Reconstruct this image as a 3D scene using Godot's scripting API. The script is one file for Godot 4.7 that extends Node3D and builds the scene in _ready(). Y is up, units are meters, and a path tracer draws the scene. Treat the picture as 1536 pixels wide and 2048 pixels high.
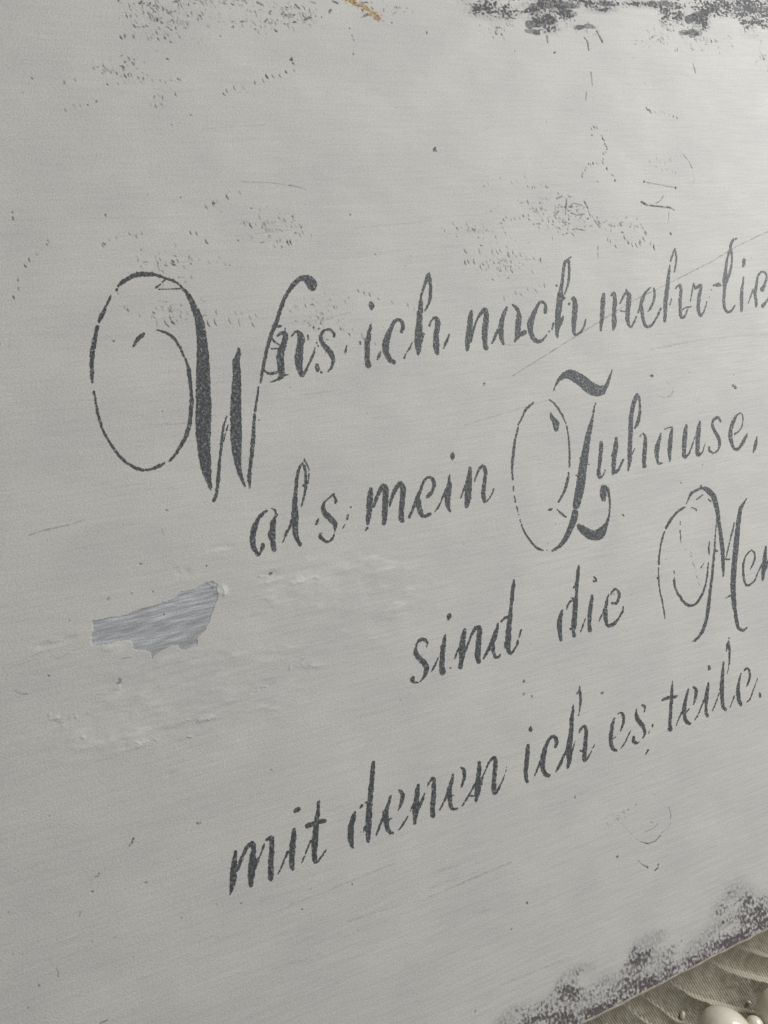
extends Node3D
# A painted wooden sign with hand stencilled lettering, lying on a pleated tulle cloth with a strand of pearls.
# Sign coordinates: x to the right, y up the sign, in millimetres; in the world the sign lies flat, its face at y = 0.
# Traced marks are given in twentieths of a millimetre.

const LEFT := -215.0
const RIGHT := 330.0
const TOP := 232.0
const BOTTOM := -229.6
const THICK := 12.0
const SIZE := 2048
const UNIT := 0.05

var sign_root: Node3D
var ink_material: StandardMaterial3D
var rough_noise: FastNoiseLite
var rough_noise_fine: FastNoiseLite
var rng := RandomNumberGenerator.new()
var mark := PackedFloat32Array()      # how far the paint is rubbed through, 0 to 1, at each texel of the face
var relief := PackedFloat32Array()    # height over the paint, in hundredths of a millimetre
var wear_grid := PackedFloat32Array() # how dense the chipping is, on a coarse grid
var fill_grid := PackedFloat32Array() # where white filler was smeared on
var grid_w := 273
var grid_h := 231
var patch_points := PackedVector2Array()
var rust_points := PackedVector2Array()
var step_x := (RIGHT - LEFT) / SIZE
var step_y := (TOP - BOTTOM) / SIZE


func _ready() -> void:
	rng.seed = 71
	# camera, air, window light, exposure
	var camera := Camera3D.new()
	camera.name = "camera"
	camera.fov = 68.99
	camera.near = 0.01
	camera.far = 20.0
	camera.transform = Transform3D(Basis(Vector3(0.91996858, 0.33596294, 0.20195719), Vector3(0.18970323, 0.06927764, -0.97939435), Vector3(-0.34303133, 0.93932396, 0.0)), Vector3(-0.1029094, 0.28179719, 0.0))
	add_child(camera)
	var around := WorldEnvironment.new()
	around.name = "surroundings"
	var e := Environment.new()
	e.background_mode = Environment.BG_COLOR
	e.background_color = Color(0.305, 0.303, 0.288).linear_to_srgb()
	e.tonemap_mode = Environment.TONE_MAPPER_LINEAR
	e.tonemap_exposure = 1.06
	e.sdfgi_enabled = true
	e.ssao_enabled = true
	e.ssil_enabled = true
	around.environment = e
	add_child(around)
	var window := AreaLight3D.new()
	window.name = "window_light"
	window.area_size = Vector2(0.6, 0.7)
	window.light_color = Color(0.995, 1.0, 1.0)
	window.light_energy = 1.58
	window.shadow_enabled = true
	add_child(window)
	window.look_at_from_position(Vector3(0.94, 0.55, -0.44), Vector3(0.12, 0.0, -0.05))

	make_table()
	make_cloth()
	make_sign()
	make_pearls()


# ---------------------------------------------------------------- small helpers

func tag(o: Node, label: String, category: String) -> void:
	o.set_meta("label", label)
	o.set_meta("category", category)


func mesh_part(called: String, mesh: Mesh, material: Material, parent: Node) -> MeshInstance3D:
	var o := MeshInstance3D.new()
	o.name = called
	o.mesh = mesh
	if material:
		o.material_override = material
	parent.add_child(o, true)
	return o


func points_of(data: String) -> PackedVector2Array:
	var out := PackedVector2Array()
	for p in data.split(" ", false):
		var n := p.split_floats(",")
		out.append(Vector2(n[0], n[1]) * UNIT)
	return out


func made(verts: PackedVector3Array, normals: PackedVector3Array, uvs: PackedVector2Array, mesh: ArrayMesh = null, indices := PackedInt32Array()) -> ArrayMesh:
	var a := []
	a.resize(Mesh.ARRAY_MAX)
	a[Mesh.ARRAY_VERTEX] = verts
	a[Mesh.ARRAY_NORMAL] = normals
	a[Mesh.ARRAY_TEX_UV] = uvs
	if indices.size():
		a[Mesh.ARRAY_INDEX] = indices
	var m: ArrayMesh = mesh if mesh else ArrayMesh.new()
	m.add_surface_from_arrays(Mesh.PRIMITIVE_TRIANGLES, a)
	return m


# ---------------------------------------------------------------- table and cloth

func make_table() -> void:
	var m := StandardMaterial3D.new()
	var n := FastNoiseLite.new()
	n.seed = 4
	n.frequency = 0.01
	n.fractal_octaves = 4
	var t := NoiseTexture2D.new()
	t.width = 256
	t.height = 256
	t.seamless = true
	t.noise = n
	var g := Gradient.new()
	g.set_color(0, Color(0.40, 0.35, 0.29))
	g.set_color(1, Color(0.50, 0.45, 0.38))
	t.color_ramp = g
	m.albedo_texture = t
	m.roughness = 0.6
	m.uv1_triplanar = true
	m.uv1_scale = Vector3(0.8, 3.0, 8.0)
	var box := BoxMesh.new()
	box.size = Vector3(1.5, 0.03, 1.1)
	var o := mesh_part("table_top", box, m, self)
	o.position = Vector3(0.06, -0.0415, 0.05)
	o.set_meta("kind", "structure")
	tag(o, "brown wooden table top under the tulle cloth", "table")


func saw(u: float) -> float:
	# one pleat: it climbs to a lip and falls off sharply behind it
	if u < 0.945:
		return pow(u / 0.945, 1.9)
	var f := (u - 0.945) / 0.055
	return 1.0 - f * f * (3.0 - 2.0 * f)


var lips := [-196.0, -178.0, -168.0, -153.0, -146.0, -132.0, -127.0, -117.5, -110.5, -99.0, -82.2, -70.5, -52.0, -47.0, -33.0, -20.0, -4.0, 14.0, 30.0, 46.0]
var cloth_noise: FastNoiseLite


func cloth_height(x: float, y: float) -> float:
	# in millimetres, at a point of the sign's plane
	var bend := 3.0 * sin((x - y) * 0.021 + 0.6)
	var s := 0.7071 * (x + y) + 0.0045 * clampf(y + 236.0, -45.0, 20.0) * clampf(x - 118.0, -70.0, 70.0) + bend * 0.6 + cloth_noise.get_noise_2d(x * 1.3, y * 1.3) * 1.3
	var h := 0.0
	for i in lips.size() - 1:
		if s >= lips[i] and s < lips[i + 1]:
			var u: float = (s - lips[i]) / (lips[i + 1] - lips[i])
			h = saw(u) * minf(5.0, (lips[i + 1] - lips[i]) * 0.42)
			break
	h += cloth_noise.get_noise_2d(x * 2.6 + 90.0, y * 2.6) * 1.3
	h += cloth_noise.get_noise_2d(x * 9.0, y * 9.0 + 40.0) * 0.28
	return -18.6 + h


func make_cloth() -> void:
	cloth_noise = FastNoiseLite.new()
	cloth_noise.seed = 12
	cloth_noise.frequency = 0.02
	var xs := PackedFloat32Array()
	var ys := PackedFloat32Array()
	var x := -280.0
	while x < 420.0:
		xs.append(x)
		x += 0.6 if x > 30.0 and x < 215.0 else 2.2
	var y := -360.0
	while y < 300.0:
		ys.append(y)
		y += 0.6 if y > -325.0 and y < -226.0 else 2.6
	var nx := xs.size()
	var ny := ys.size()
	var verts := PackedVector3Array()
	var normals := PackedVector3Array()
	var uvs := PackedVector2Array()
	var index := PackedInt32Array()
	for j in ny:
		for i in nx:
			var h := cloth_height(xs[i], ys[j])
			var d := 0.4
			var hx := (cloth_height(xs[i] + d, ys[j]) - h) / d
			var hy := (cloth_height(xs[i], ys[j] + d) - h) / d
			verts.append(Vector3(xs[i], h, -ys[j]) * 0.001)
			normals.append(Vector3(-hx, 1.0, hy).normalized())
			# the threads run along and across the pleats
			uvs.append(Vector2(xs[i] * 0.94 + ys[j] * 0.34 + h * 0.5, ys[j] * 0.94 - xs[i] * 0.34 + h * 0.5) / 19.2)
	for j in ny - 1:
		for i in nx - 1:
			var k := j * nx + i
			index.append_array([k, k + nx, k + 1, k + 1, k + nx, k + nx + 1])
	var mesh := made(verts, normals, uvs, null, index)
	# a fine open net: 16 threads in each direction on a tile of 19 mm
	var im := Image.create(256, 256, false, Image.FORMAT_RGB8)
	var hi := Image.create(256, 256, false, Image.FORMAT_L8)
	for j in 256:
		for i in 256:
			var a := 0.5 + 0.5 * cos(i * TAU / 16.0)
			var b := 0.5 + 0.5 * cos(j * TAU / 16.0 + (PI if (i / 16) % 2 == 0 else 0.0) * 0.35)
			var v := maxf(pow(a, 1.5), pow(b, 2.0) * 0.45)
			var f := 0.545 + 0.17 * v + rng.randf_range(-0.08, 0.08)
			im.set_pixel(i, j, Color(f * 1.0, f * 0.965, f * 0.86))
			hi.set_pixel(i, j, Color(v, v, v))
	var m := StandardMaterial3D.new()
	m.albedo_texture = ImageTexture.create_from_image(im)
	m.heightmap_enabled = true
	m.heightmap_texture = ImageTexture.create_from_image(hi)
	m.heightmap_scale = 0.014
	m.roughness = 0.7
	m.rim_enabled = true
	m.rim = 0.4
	var o := mesh_part("tulle_cloth", mesh, m, self)
	tag(o, "pleated olive cream tulle cloth spread under the sign, seen below its lower edge", "cloth")


# ---------------------------------------------------------------- marks on the painted face

func dab(at: Vector2, radius: float, strength: float, soft := 0.25) -> void:
	# a rubbed spot, with a soft rim
	var r := radius + soft
	var i0 := maxi(0, int((at.x - r - LEFT) / step_x))
	var i1 := mini(SIZE - 1, int((at.x + r - LEFT) / step_x) + 1)
	var j0 := maxi(0, int((TOP - at.y - r) / step_y))
	var j1 := mini(SIZE - 1, int((TOP - at.y + r) / step_y) + 1)
	for j in range(j0, j1 + 1):
		var dy := TOP - (j + 0.5) * step_y - at.y
		for i in range(i0, i1 + 1):
			var dx := LEFT + (i + 0.5) * step_x - at.x
			var d := sqrt(dx * dx + dy * dy)
			var v := clampf((radius + soft - d) / (2.0 * soft), 0.0, 1.0) * strength
			if v > mark[j * SIZE + i]:
				mark[j * SIZE + i] = v


func line_of_dabs(a: Vector2, b: Vector2, ra: float, rb: float, strength: float) -> void:
	var n := maxi(1, int(a.distance_to(b) / 0.18))
	for k in n + 1:
		var t := float(k) / n
		dab(a.lerp(b, t), lerpf(ra, rb, t), strength, 0.16)


func scratch(strength: float, width: float, data: String) -> void:
	var p := points_of(data)
	if strength < 0.4:
		strength *= 0.55
	for k in p.size() - 1:
		var n := maxi(1, int(p[k].distance_to(p[k + 1]) / 1.6))
		for q in n:
			var s := strength * clampf(0.75 + 0.5 * rough_noise.get_noise_2d(p[k].x * 3.0 + q * 2.5, p[k].y), 0.2, 1.1)
			var w := width * 0.5 * rng.randf_range(0.65, 1.15)
			var off := Vector2(rng.randf_range(-0.1, 0.1), rng.randf_range(-0.1, 0.1))
			line_of_dabs(p[k].lerp(p[k + 1], float(q) / n) + off, p[k].lerp(p[k + 1], float(q + 1) / n) + off, w, w * rng.randf_range(0.7, 1.1), minf(s, 1.0))


func ticks(strength: float, spacing: float, length: float, data: String) -> void:
	# rows of little crescent nicks, as a sander's chatter leaves them
	var p := points_of(data)
	for k in p.size() - 1:
		var n := maxi(1, int(p[k].distance_to(p[k + 1]) / spacing + 0.5))
		for q in n:
			if rng.randf() < 0.22:
				continue
			var c := p[k].lerp(p[k + 1], (q + rng.randf_range(-0.4, 0.4)) / n) + Vector2(rng.randf_range(-0.35, 0.35), rng.randf_range(-0.9, 0.9))
			var s := strength * rng.randf_range(0.45, 1.45)
			var l := length * rng.randf_range(0.6, 1.05)
			var turn := 1.75 + rng.randf_range(-0.35, 0.35)
			var d := Vector2(cos(turn), sin(turn)) * l
			var side := Vector2(-d.y, d.x) * 0.22
			var w := rng.randf_range(0.20, 0.42)
			line_of_dabs(c - d * 0.5, c + side * 0.5, w * 0.5, w, minf(1.0, s))
			line_of_dabs(c + side * 0.5, c + d * 0.5, w, w * 0.35, minf(1.0, s))


func nick(c: Vector2, length: float, strength: float, turn: float) -> void:
	var d := Vector2(cos(turn), sin(turn)) * length
	var side := Vector2(-d.y, d.x) * rng.randf_range(-0.3, 0.3)
	var w := rng.randf_range(0.13, 0.34)
	line_of_dabs(c - d * 0.5, c + side, w * 0.4, w, strength)
	line_of_dabs(c + side, c + d * 0.5, w, w * 0.3, strength)


func nicked(strength: float, data: String) -> void:
	# loose nicks strewn over an oval, thinning out towards its rim
	for q in data.split(" ", false):
		var n := q.split_floats(",")
		var c := Vector2(n[0], n[1]) * UNIT
		var r := Vector2(n[2], n[3]) * UNIT
		for k in int(r.x * r.y * strength * 1.3):
			var a := rng.randf() * TAU
			var d := rng.randf() * 1.2
			var turn := 1.8 + rng.randf_range(-0.5, 0.5)
			if rng.randf() < 0.3:
				turn = rng.randf_range(-0.5, 0.5)
			nick(c + Vector2(cos(a) * r.x, sin(a) * r.y) * d, rng.randf_range(0.5, 2.0), minf(1.0, strength * (0.15 + 1.6 * pow(rng.randf(), 1.6))), turn)


func dots(strength: float, data: String) -> void:
	for q in data.split(" ", false):
		var n := q.split_floats(",")
		var c := Vector2(n[0], n[1]) * UNIT
		var r := n[2] * UNIT
		dab(c, r * 0.55, strength, 0.2)
		for k in 2:
			dab(c + Vector2(rng.randf_range(-r, r), rng.randf_range(-r, r)) * 0.8, r * rng.randf_range(0.25, 0.5), strength, 0.15)


func spread(grid: PackedFloat32Array, strength: float, data: String) -> void:
	for q in data.split(" ", false):
		var n := q.split_floats(",")
		var c := Vector2(n[0], n[1]) * UNIT
		var r := Vector2(n[2], n[3]) * UNIT
		var cell := Vector2((RIGHT - LEFT) / (grid_w - 1), (TOP - BOTTOM) / (grid_h - 1))
		for j in grid_h:
			var dy := (TOP - j * cell.y - c.y) / r.y
			if absf(dy) > 1.4:
				continue
			for i in grid_w:
				var dx := (LEFT + i * cell.x - c.x) / r.x
				var d := sqrt(dx * dx + dy * dy)
				if d < 1.4:
					var v := strength * clampf((1.4 - d) / 0.8, 0.0, 1.0)
					grid[j * grid_w + i] = maxf(grid[j * grid_w + i], v)


func worn(strength: float, data: String) -> void:
	spread(wear_grid, strength, data)


func filler(strength: float, data: String) -> void:
	spread(fill_grid, strength, data)


func bare_patch(data: String) -> void:
	patch_points = points_of(data)


func rust(data: String) -> void:
	rust_points = points_of(data)


func raised_hair(width: float, data: String) -> void:
	var p := points_of(data)
	for k in p.size() - 1:
		var n := int(p[k].distance_to(p[k + 1]) / 0.15) + 1
		for q in n:
			var c := p[k].lerp(p[k + 1], float(q) / n)
			var lift := 0.35 + 0.9 * rough_noise.get_noise_2d(c.x * 0.9, c.y * 0.9)
			c += Vector2(rough_noise.get_noise_2d(c.x * 0.7, c.y * 0.7 + 50.0), rough_noise.get_noise_2d(c.x * 0.7 + 80.0, c.y * 0.7)) * 1.3
			for dj in range(-4, 5):
				for di in range(-4, 5):
					var i := int((c.x - LEFT) / step_x) + di
					var j := int((TOP - c.y) / step_y) + dj
					if i >= 0 and j >= 0 and i < SIZE and j < SIZE:
						var d := Vector2(di * step_x, dj * step_y).length()
						var v := maxf(0.0, 1.0 - d / (width * 0.5)) * 10.0 * maxf(0.0, lift)
						relief[j * SIZE + i] = maxf(relief[j * SIZE + i], v)


func noise_bytes(seed_value: int, frequency: float, octaves: int, w: int, h: int, warp := 0.0) -> PackedByteArray:
	var n := FastNoiseLite.new()
	n.seed = seed_value
	n.noise_type = FastNoiseLite.TYPE_SIMPLEX_SMOOTH
	n.frequency = frequency
	n.fractal_octaves = octaves
	n.fractal_type = FastNoiseLite.FRACTAL_FBM if octaves > 1 else FastNoiseLite.FRACTAL_NONE
	if warp > 0.0:
		n.domain_warp_enabled = true
		n.domain_warp_amplitude = warp
		n.domain_warp_frequency = frequency * 0.6
		n.domain_warp_fractal_type = FastNoiseLite.DOMAIN_WARP_FRACTAL_NONE
	var im := n.get_image(w, h, false, false, true)
	if w != SIZE or h != SIZE:
		im.resize(SIZE, SIZE, Image.INTERPOLATE_CUBIC)
	return im.get_data()


func grid_bytes(grid: PackedFloat32Array) -> PackedByteArray:
	var bytes := PackedByteArray()
	bytes.resize(grid.size())
	for k in grid.size():
		bytes[k] = int(clampf(grid[k], 0.0, 1.0) * 255.0)
	var im := Image.create_from_data(grid_w, grid_h, false, Image.FORMAT_L8, bytes)
	im.resize(SIZE, SIZE, Image.INTERPOLATE_BILINEAR)
	return im.get_data()


func face_material() -> StandardMaterial3D:
	mark.resize(SIZE * SIZE)
	relief.resize(SIZE * SIZE)
	wear_grid.resize(grid_w * grid_h)
	fill_grid.resize(grid_w * grid_h)
	for j in grid_h:
		for i in grid_w:
			# a sanded rim all round, strongest at the very edge
			var x := LEFT + (RIGHT - LEFT) * i / (grid_w - 1)
			var y := TOP - (TOP - BOTTOM) * j / (grid_h - 1)
			var v := 0.0
			var uneven := 0.5 + 0.5 * rough_noise.get_noise_2d(x * 0.07, y * 0.07)
			if y < BOTTOM + 26.0 and x > 8.0:
				v = maxf(v, (0.92 - (y - BOTTOM) * 0.032) * (0.55 + 0.45 * uneven))
			if y < BOTTOM + 5.0 and x > 40.0:
				v = maxf(v, 0.86 + 0.12 * uneven)
			if y > TOP - 12.0 and x > -70.0:
				v = maxf(v, 0.9 - (TOP - y) * 0.045)
			if x > RIGHT - 12.0:
				v = maxf(v, 0.85 - (RIGHT - x) * 0.05)
			wear_grid[j * grid_w + i] = v
	ticks(.8, 3.61, 2.23, "-850,2581 -813,2509 -759,2419 -681,2397 -603,2393 -532,2353 -413,2328 -349,2244 -251,2193")
	ticks(.45, 2.38, 1.43, "-1707,2326 -1558,2375 -1434,2367 -1341,2352")
	ticks(.9, 3.75, 2.61, "-1381,1701 -1246,1687 -1083,1678 -914,1661 -751,1635 -650,1612")
	ticks(.4, 2.61, 2.12, "-1364,1750 -1201,1750 -1038,1734 -874,1708 -620,1674")
	ticks(.6, 2.52, 1.85, "-1060,2368 -975,2294 -937,2249")
	ticks(.4, 1.99, 1.65, "-1234,2159 -1132,2177 -1002,2159 -965,2096")
	ticks(.4, 2.05, 1.71, "-886,2150 -856,2062")
	ticks(.5, 3.01, 2.17, "-1118,1997 -1063,1941 -1007,1885 -951,1828")
	ticks(.5, 3.74, 2.06, "154,1797 260,1751 436,1697 508,1662 619,1614 708,1558")
	ticks(.5, 4.04, 2.11, "-605,2683 -700,2643 -830,2597 -922,2558 -1032,2512")
	ticks(.5, 1.75, 1.27, "-1673,1863 -1622,1809 -1537,1759")
	ticks(.5, 2.04, 1.49, "78,1759 -110,1676 -245,1654 -318,1572")
	scratch(.45, 0.35, "-594,2735 -385,2722 -228,2694")
	scratch(.8, 0.54, "-228,2694 -158,2679 -98,2653")
	scratch(.22, 0.52, "-835,2320 -592,2322 -340,2333 -109,2382")
	scratch(.22, 0.57, "237,2316 534,2326 862,2335")
	scratch(.22, 0.56, "211,2105 708,2107")
	dots(.95, "-1248,2130,15 -1093,2637,8 -811,2509,9 -258,2444,13 -205,2348,11 -850,2581,10 -1704,2318,10 -1243,2152,13 -1777,1604,11")
	ticks(.5, 2.35, 1.61, "1799,2640 1956,2674 1962,2603 2149,2606 2259,2571")
	ticks(.75, 2.28, 1.48, "2573,2672 2657,2763 2776,2790 2863,2735 2930,2648 2916,2543")
	ticks(.75, 2.32, 1.51, "2838,2788 2859,2872 2909,2924 2902,2998 2855,3114 2781,3115 2778,3052")
	ticks(.5, 2.20, 1.47, "3494,3290 3652,3279 3752,3245 3875,3189")
	ticks(.95, 1.51, 2.56, "2908,2048 2935,2004 3036,1997 3136,2033 3181,2105 3127,2151")
	ticks(.95, 1.49, 2.52, "2689,2083 2738,2028 2817,1991")
	ticks(.95, 1.55, 2.62, "3200,1975 3260,1949")
	ticks(.6, 2.64, 2.64, "1190,2054 1403,2039 1577,2027 1683,1999 1853,1947 1985,1917")
	ticks(.6, 2.64, 2.64, "1193,1977 1372,1905 1519,1873 1695,1859")
	ticks(.5, 2.11, 1.48, "1643,2309 1806,2330 1942,2322")
	ticks(.5, 2.03, 1.42, "1174,2268 1383,2236 1563,2254")
	ticks(.3, 2.51, 1.46, "1511,2602 1663,2684 1755,2691")
	ticks(.3, 2.91, 1.70, "3397,2804 3632,2776 3773,2794")
	ticks(.3, 2.90, 1.69, "3357,2752 3529,2692 3738,2659")
	scratch(.55, 0.63, "3812,2837 3863,2769 3888,2702")
	scratch(.55, 0.60, "3269,2589 3440,2554 3632,2514")
	scratch(.55, 0.60, "3355,2374 3413,2393 3466,2445")
	scratch(.55, 0.57, "2588,2006 2564,1911")
	scratch(.55, 0.61, "3491,2281 3451,2175")
	scratch(.25, 0.63, "3888,2702 3887,2592 3823,2506")
	scratch(.25, 0.62, "3771,2893 3812,2837")
	scratch(.95, 1.43, "3188,2393 3246,2362")
	scratch(.9, 0.96, "3246,2362 3386,2340 3516,2323 3558,2299")
	dots(.95, "1117,2951,18 3269,2589,17 3631,2509,17 2855,3114,9 2778,3052,12 2902,2998,12 2916,2919,12 2674,2783,9 2934,2617,12 3458,2066,19 3493,3288,15 2731,2610,9 4257,1964,18")
	nicked(.66, "2386,2401,167,84")
	nicked(.64, "2636,2222,137,85")
	nicked(.64, "2284,2477,71,33")
	nicked(.60, "2252,2244,259,124")
	nicked(.60, "2931,2194,227,73")
	nicked(.50, "1340,2238,322,79")
	nicked(.50, "2002,2380,184,123")
	ticks(.75, 3.15, 1.89, "-13,3634 -137,3592 -290,3540 -501,3488 -672,3418")
	ticks(.5, 2.12, 1.54, "-973,3436 -1107,3417 -1164,3359 -1060,3330")
	ticks(.5, 2.04, 1.48, "-1417,3586 -1314,3569 -1156,3542 -860,3535")
	ticks(.7, 2.63, 1.41, "-1292,3864 -1108,3879 -911,3846 -789,3889")
	ticks(.75, 1.91, 1.15, "-1085,4044 -1020,3998 -889,3954")
	ticks(.75, 2.21, 1.33, "569,3993 579,3834 527,3748")
	ticks(.4, 2.33, 1.43, "-1764,3314 -1618,3360 -1531,3360")
	ticks(.4, 2.33, 1.43, "-1776,3517 -1636,3537")
	ticks(.4, 2.56, 1.58, "-739,3851 -609,3824")
	scratch(.2, 0.59, "-820,3163 -566,3173 -323,3186")
	scratch(.2, 0.59, "-614,2743 -378,2724")
	scratch(.5, 0.74, "-1458,3648 -1437,3618 -1407,3592")
	dots(.95, "4,3717,21 12,3686,17 -76,3951,17 -980,3706,12 -1293,3677,11 -1236,3671,9 -1554,3379,9 -1620,3351,9 -1959,3543,9 -1451,3501,9 -663,4056,10 420,4137,18 -890,3271,8 -1049,3195,8")
	nicked(.60, "-1039,4045,205,119")
	nicked(.60, "-1096,4130,222,59")
	nicked(.64, "50,4089,232,117")
	nicked(.64, "238,4076,130,86")
	nicked(.64, "-437,4190,500,50")
	nicked(.64, "724,4191,114,88")
	nicked(.64, "-831,4152,381,52")
	nicked(.54, "-863,3994,380,120")
	nicked(.54, "-1340,3616,215,116")
	nicked(.54, "-310,4034,243,104")
	worn(.74, "2029,4237,366,114")
	worn(.74, "2511,4140,192,122")
	worn(.74, "3173,4323,264,76")
	worn(.74, "4036,4273,191,185")
	worn(.74, "5139,4319,317,251")
	worn(.74, "3007,4352,2194,40")
	worn(.8, "2588,4238,332,147")
	worn(.8, "4678,4378,439,136")
	worn(.8, "4404,4211,132,134")
	worn(.8, "3300,4365,1188,36")
	worn(.8, "4897,4440,689,83")
	nicked(.62, "4233,4052,117,96")
	nicked(.62, "5121,3866,91,194")
	nicked(.62, "2913,4083,172,75")
	nicked(.54, "4442,3981,297,97")
	nicked(.54, "3807,3989,280,104")
	nicked(.54, "1986,4052,182,95")
	nicked(.54, "1060,4195,166,68")
	scratch(.8, 0.95, "3077,4053 3098,3998 3115,3950")
	scratch(.8, 0.94, "2918,3988 2944,3952 2940,3868")
	scratch(.6, 1.07, "2910,3652 2898,3532")
	scratch(.6, 1.04, "2501,3987 2495,3928")
	scratch(.55, 0.88, "4172,3757 4181,3668")
	scratch(.55, 0.79, "2812,3460 2789,3388")
	dots(.95, "1274,3983,16 960,4056,11 1113,2951,23 2546,3831,16 3507,3289,14")
	rust("572,4254 654,4220 776,4161 854,4099")
	worn(.74, "707,-4342,207,164")
	worn(.74, "471,-4389,485,162")
	worn(.74, "1476,-4327,201,172")
	worn(.74, "1906,-4549,421,90")
	worn(.74, "2743,-4444,202,289")
	worn(.74, "902,-4561,254,118")
	worn(.74, "2191,-4618,481,102")
	worn(.84, "1520,-4532,293,123")
	worn(.84, "2300,-4597,291,77")
	worn(.84, "2692,-4556,277,94")
	worn(.84, "2886,-4399,128,159")
	worn(.84, "536,-4477,306,116")
	worn(.84, "1139,-4556,304,96")
	worn(.55, "1592,-4248,271,148")
	worn(.55, "2339,-4450,389,180")
	worn(.55, "273,-4303,277,138")
	worn(.55, "817,-4179,229,95")
	worn(.58, "2596,-4272,298,287")
	worn(.58, "1083,-4411,301,144")
	dots(.95, "1472,-3364,12 535,-3419,11 1869,-3574,12")
	scratch(.5, 0.34, "-2575,337 -2439,354 -2344,353 -2211,368")
	scratch(.32, 0.35, "-2383,-501 -2481,-512 -2553,-538 -2582,-515 -2605,-461 -2714,-481 -2834,-493 -2891,-492 -2900,-518 -2839,-520 -2746,-509 -2663,-487")
	scratch(.5, 0.50, "-2160,-641 -2104,-645")
	scratch(.5, 0.47, "-2855,-680 -2828,-705 -2785,-721")
	scratch(.3, 0.49, "-766,-606 -699,-605")
	scratch(.3, 0.43, "-2039,-900 -1953,-901")
	scratch(.3, 0.45, "-1712,207 -1707,160")
	dots(.9, "-1902,-14,9 -2164,-208,9 -1859,-225,7 -2437,-295,6 -2631,-636,8 -1005,-287,11 -2004,-204,6 -1455,-127,8 -1650,331,9")
	dots(.5, "-2195,-786,20 -1445,-294,12 -2205,-801,16")
	filler(.8, "-2665,-922,45,20 -2472,-963,67,14 -2502,-1087,35,20 -2165,-1248,70,20 -1690,-1221,74,15 -860,-1051,98,13 -2221,-812,19,17 -1388,-331,30,37 -1969,-1276,86,9 -1823,-1320,29,12 -2222,-527,83,12 -2567,-965,80,11 -2584,-420,118,11 -1005,-323,96,38 -768,-376,115,26 -1341,-26,91,28 -1638,-134,29,61")
	bare_patch("-2296,-330 -2130,-340 -2016,-338 -1869,-327 -1733,-313 -1665,-267 -1575,-272 -1477,-240 -1401,-281 -1406,-343 -1450,-411 -1515,-505 -1554,-582 -1615,-621 -1634,-678 -1719,-687 -1776,-642 -1844,-647 -1928,-664 -1956,-695 -1961,-648 -2065,-590 -2061,-531 -2163,-512 -2221,-520 -2328,-500")
	scratch(.9, 0.56, "-2317,-1881 -2333,-1905 -2353,-1923")
	scratch(.7, 0.41, "-2574,-2032 -2585,-2051 -2605,-2050")
	scratch(.7, 0.41, "-2739,-2247 -2751,-2272")
	scratch(.7, 0.40, "-2945,-2546 -2938,-2577 -2946,-2607")
	scratch(.7, 0.41, "-2755,-3009 -2708,-3008")
	scratch(.25, 0.42, "-2371,-1943 -2402,-1962")
	scratch(.25, 0.41, "-2545,-2021 -2523,-2014")
	scratch(.25, 0.41, "-2629,-2071 -2647,-2093")
	scratch(.25, 0.45, "-1585,-3116 -1431,-3140 -1213,-3149")
	scratch(.25, 0.46, "-1343,-2717 -1123,-2728")
	scratch(.25, 0.40, "-2841,-2409 -2744,-2390")
	dots(.9, "-1877,-1926,12 -2636,-2141,8 -3066,-2617,8 -1699,-2578,7 -1293,-1713,8 -1862,-1924,7")
	dots(.45, "-1862,-2521,10 -2114,-2523,9 -2560,-2491,8 -2295,-2201,13 -2470,-2666,7 -3154,-2086,8 -3179,-2359,8 -2704,-2463,7")
	filler(.7, "-1962,-1540,64,18 -1936,-1480,44,15")
	scratch(.33, 0.69, "-1359,-2719 -1099,-2721 -845,-2718 -511,-2707")
	scratch(.33, 0.77, "-283,-3059 -3,-3061 210,-3053 467,-3050")
	scratch(.22, 0.72, "-957,-3001 -737,-3012 -495,-3038")
	scratch(.22, 0.72, "-1013,-3100 -825,-3101")
	scratch(.22, 0.68, "-1585,-3116 -1476,-3122 -1366,-3135")
	scratch(.22, 0.77, "-269,-2997 -8,-2999")
	scratch(.22, 0.78, "-3,-3309 201,-3344")
	scratch(.22, 0.77, "-170,-2889 10,-2920")
	scratch(.22, 0.80, "156,-3958 550,-3980 826,-4004")
	dots(.85, "-868,-2742,10 -1276,-2782,9 540,-3420,13 355,-3569,9 -100,-4064,10")
	scratch(.9, 0.56, "2103,-3129 2110,-3197 2096,-3238")
	scratch(.9, 0.56, "1953,-3339 1889,-3369 1812,-3361 1743,-3324")
	scratch(.5, 0.63, "2087,-3274 2033,-3308 1965,-3323")
	scratch(.3, 0.55, "1743,-3324 1694,-3268 1637,-3185 1573,-3074 1461,-2972")
	scratch(.3, 0.56, "1988,-2981 1954,-2956")
	scratch(.3, 0.51, "931,-2733 1059,-2739 1326,-2726")
	scratch(.55, 0.48, "1800,-3254 1903,-3251 1957,-3230")
	scratch(.9, 0.55, "1676,-3467 1710,-3515 1761,-3562")
	scratch(.9, 0.56, "1879,-3565 1863,-3598 1828,-3611")
	dots(.95, "1479,-3358,11 1770,-2996,11 1183,-2736,12 1684,-3009,7 1894,-3195,7 1754,-3559,12")
	nicked(.45, "1573,-3010,134,73")
	ticks(.75, 2.69, 1.28, "-2085,2346 -2136,2303 -2180,2259 -2220,2226 -2283,2141 -2312,2100 -2336,2049 -2359,2008 -2367,1963 -2382,1898")
	dots(.9, "-2267,2584,8 -2272,2532,9 -1705,2321,10 -2086,2340,8")
	raised_hair(0.43, "-2509,1689 -2472,1632 -2426,1594 -2360,1566")
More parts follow.
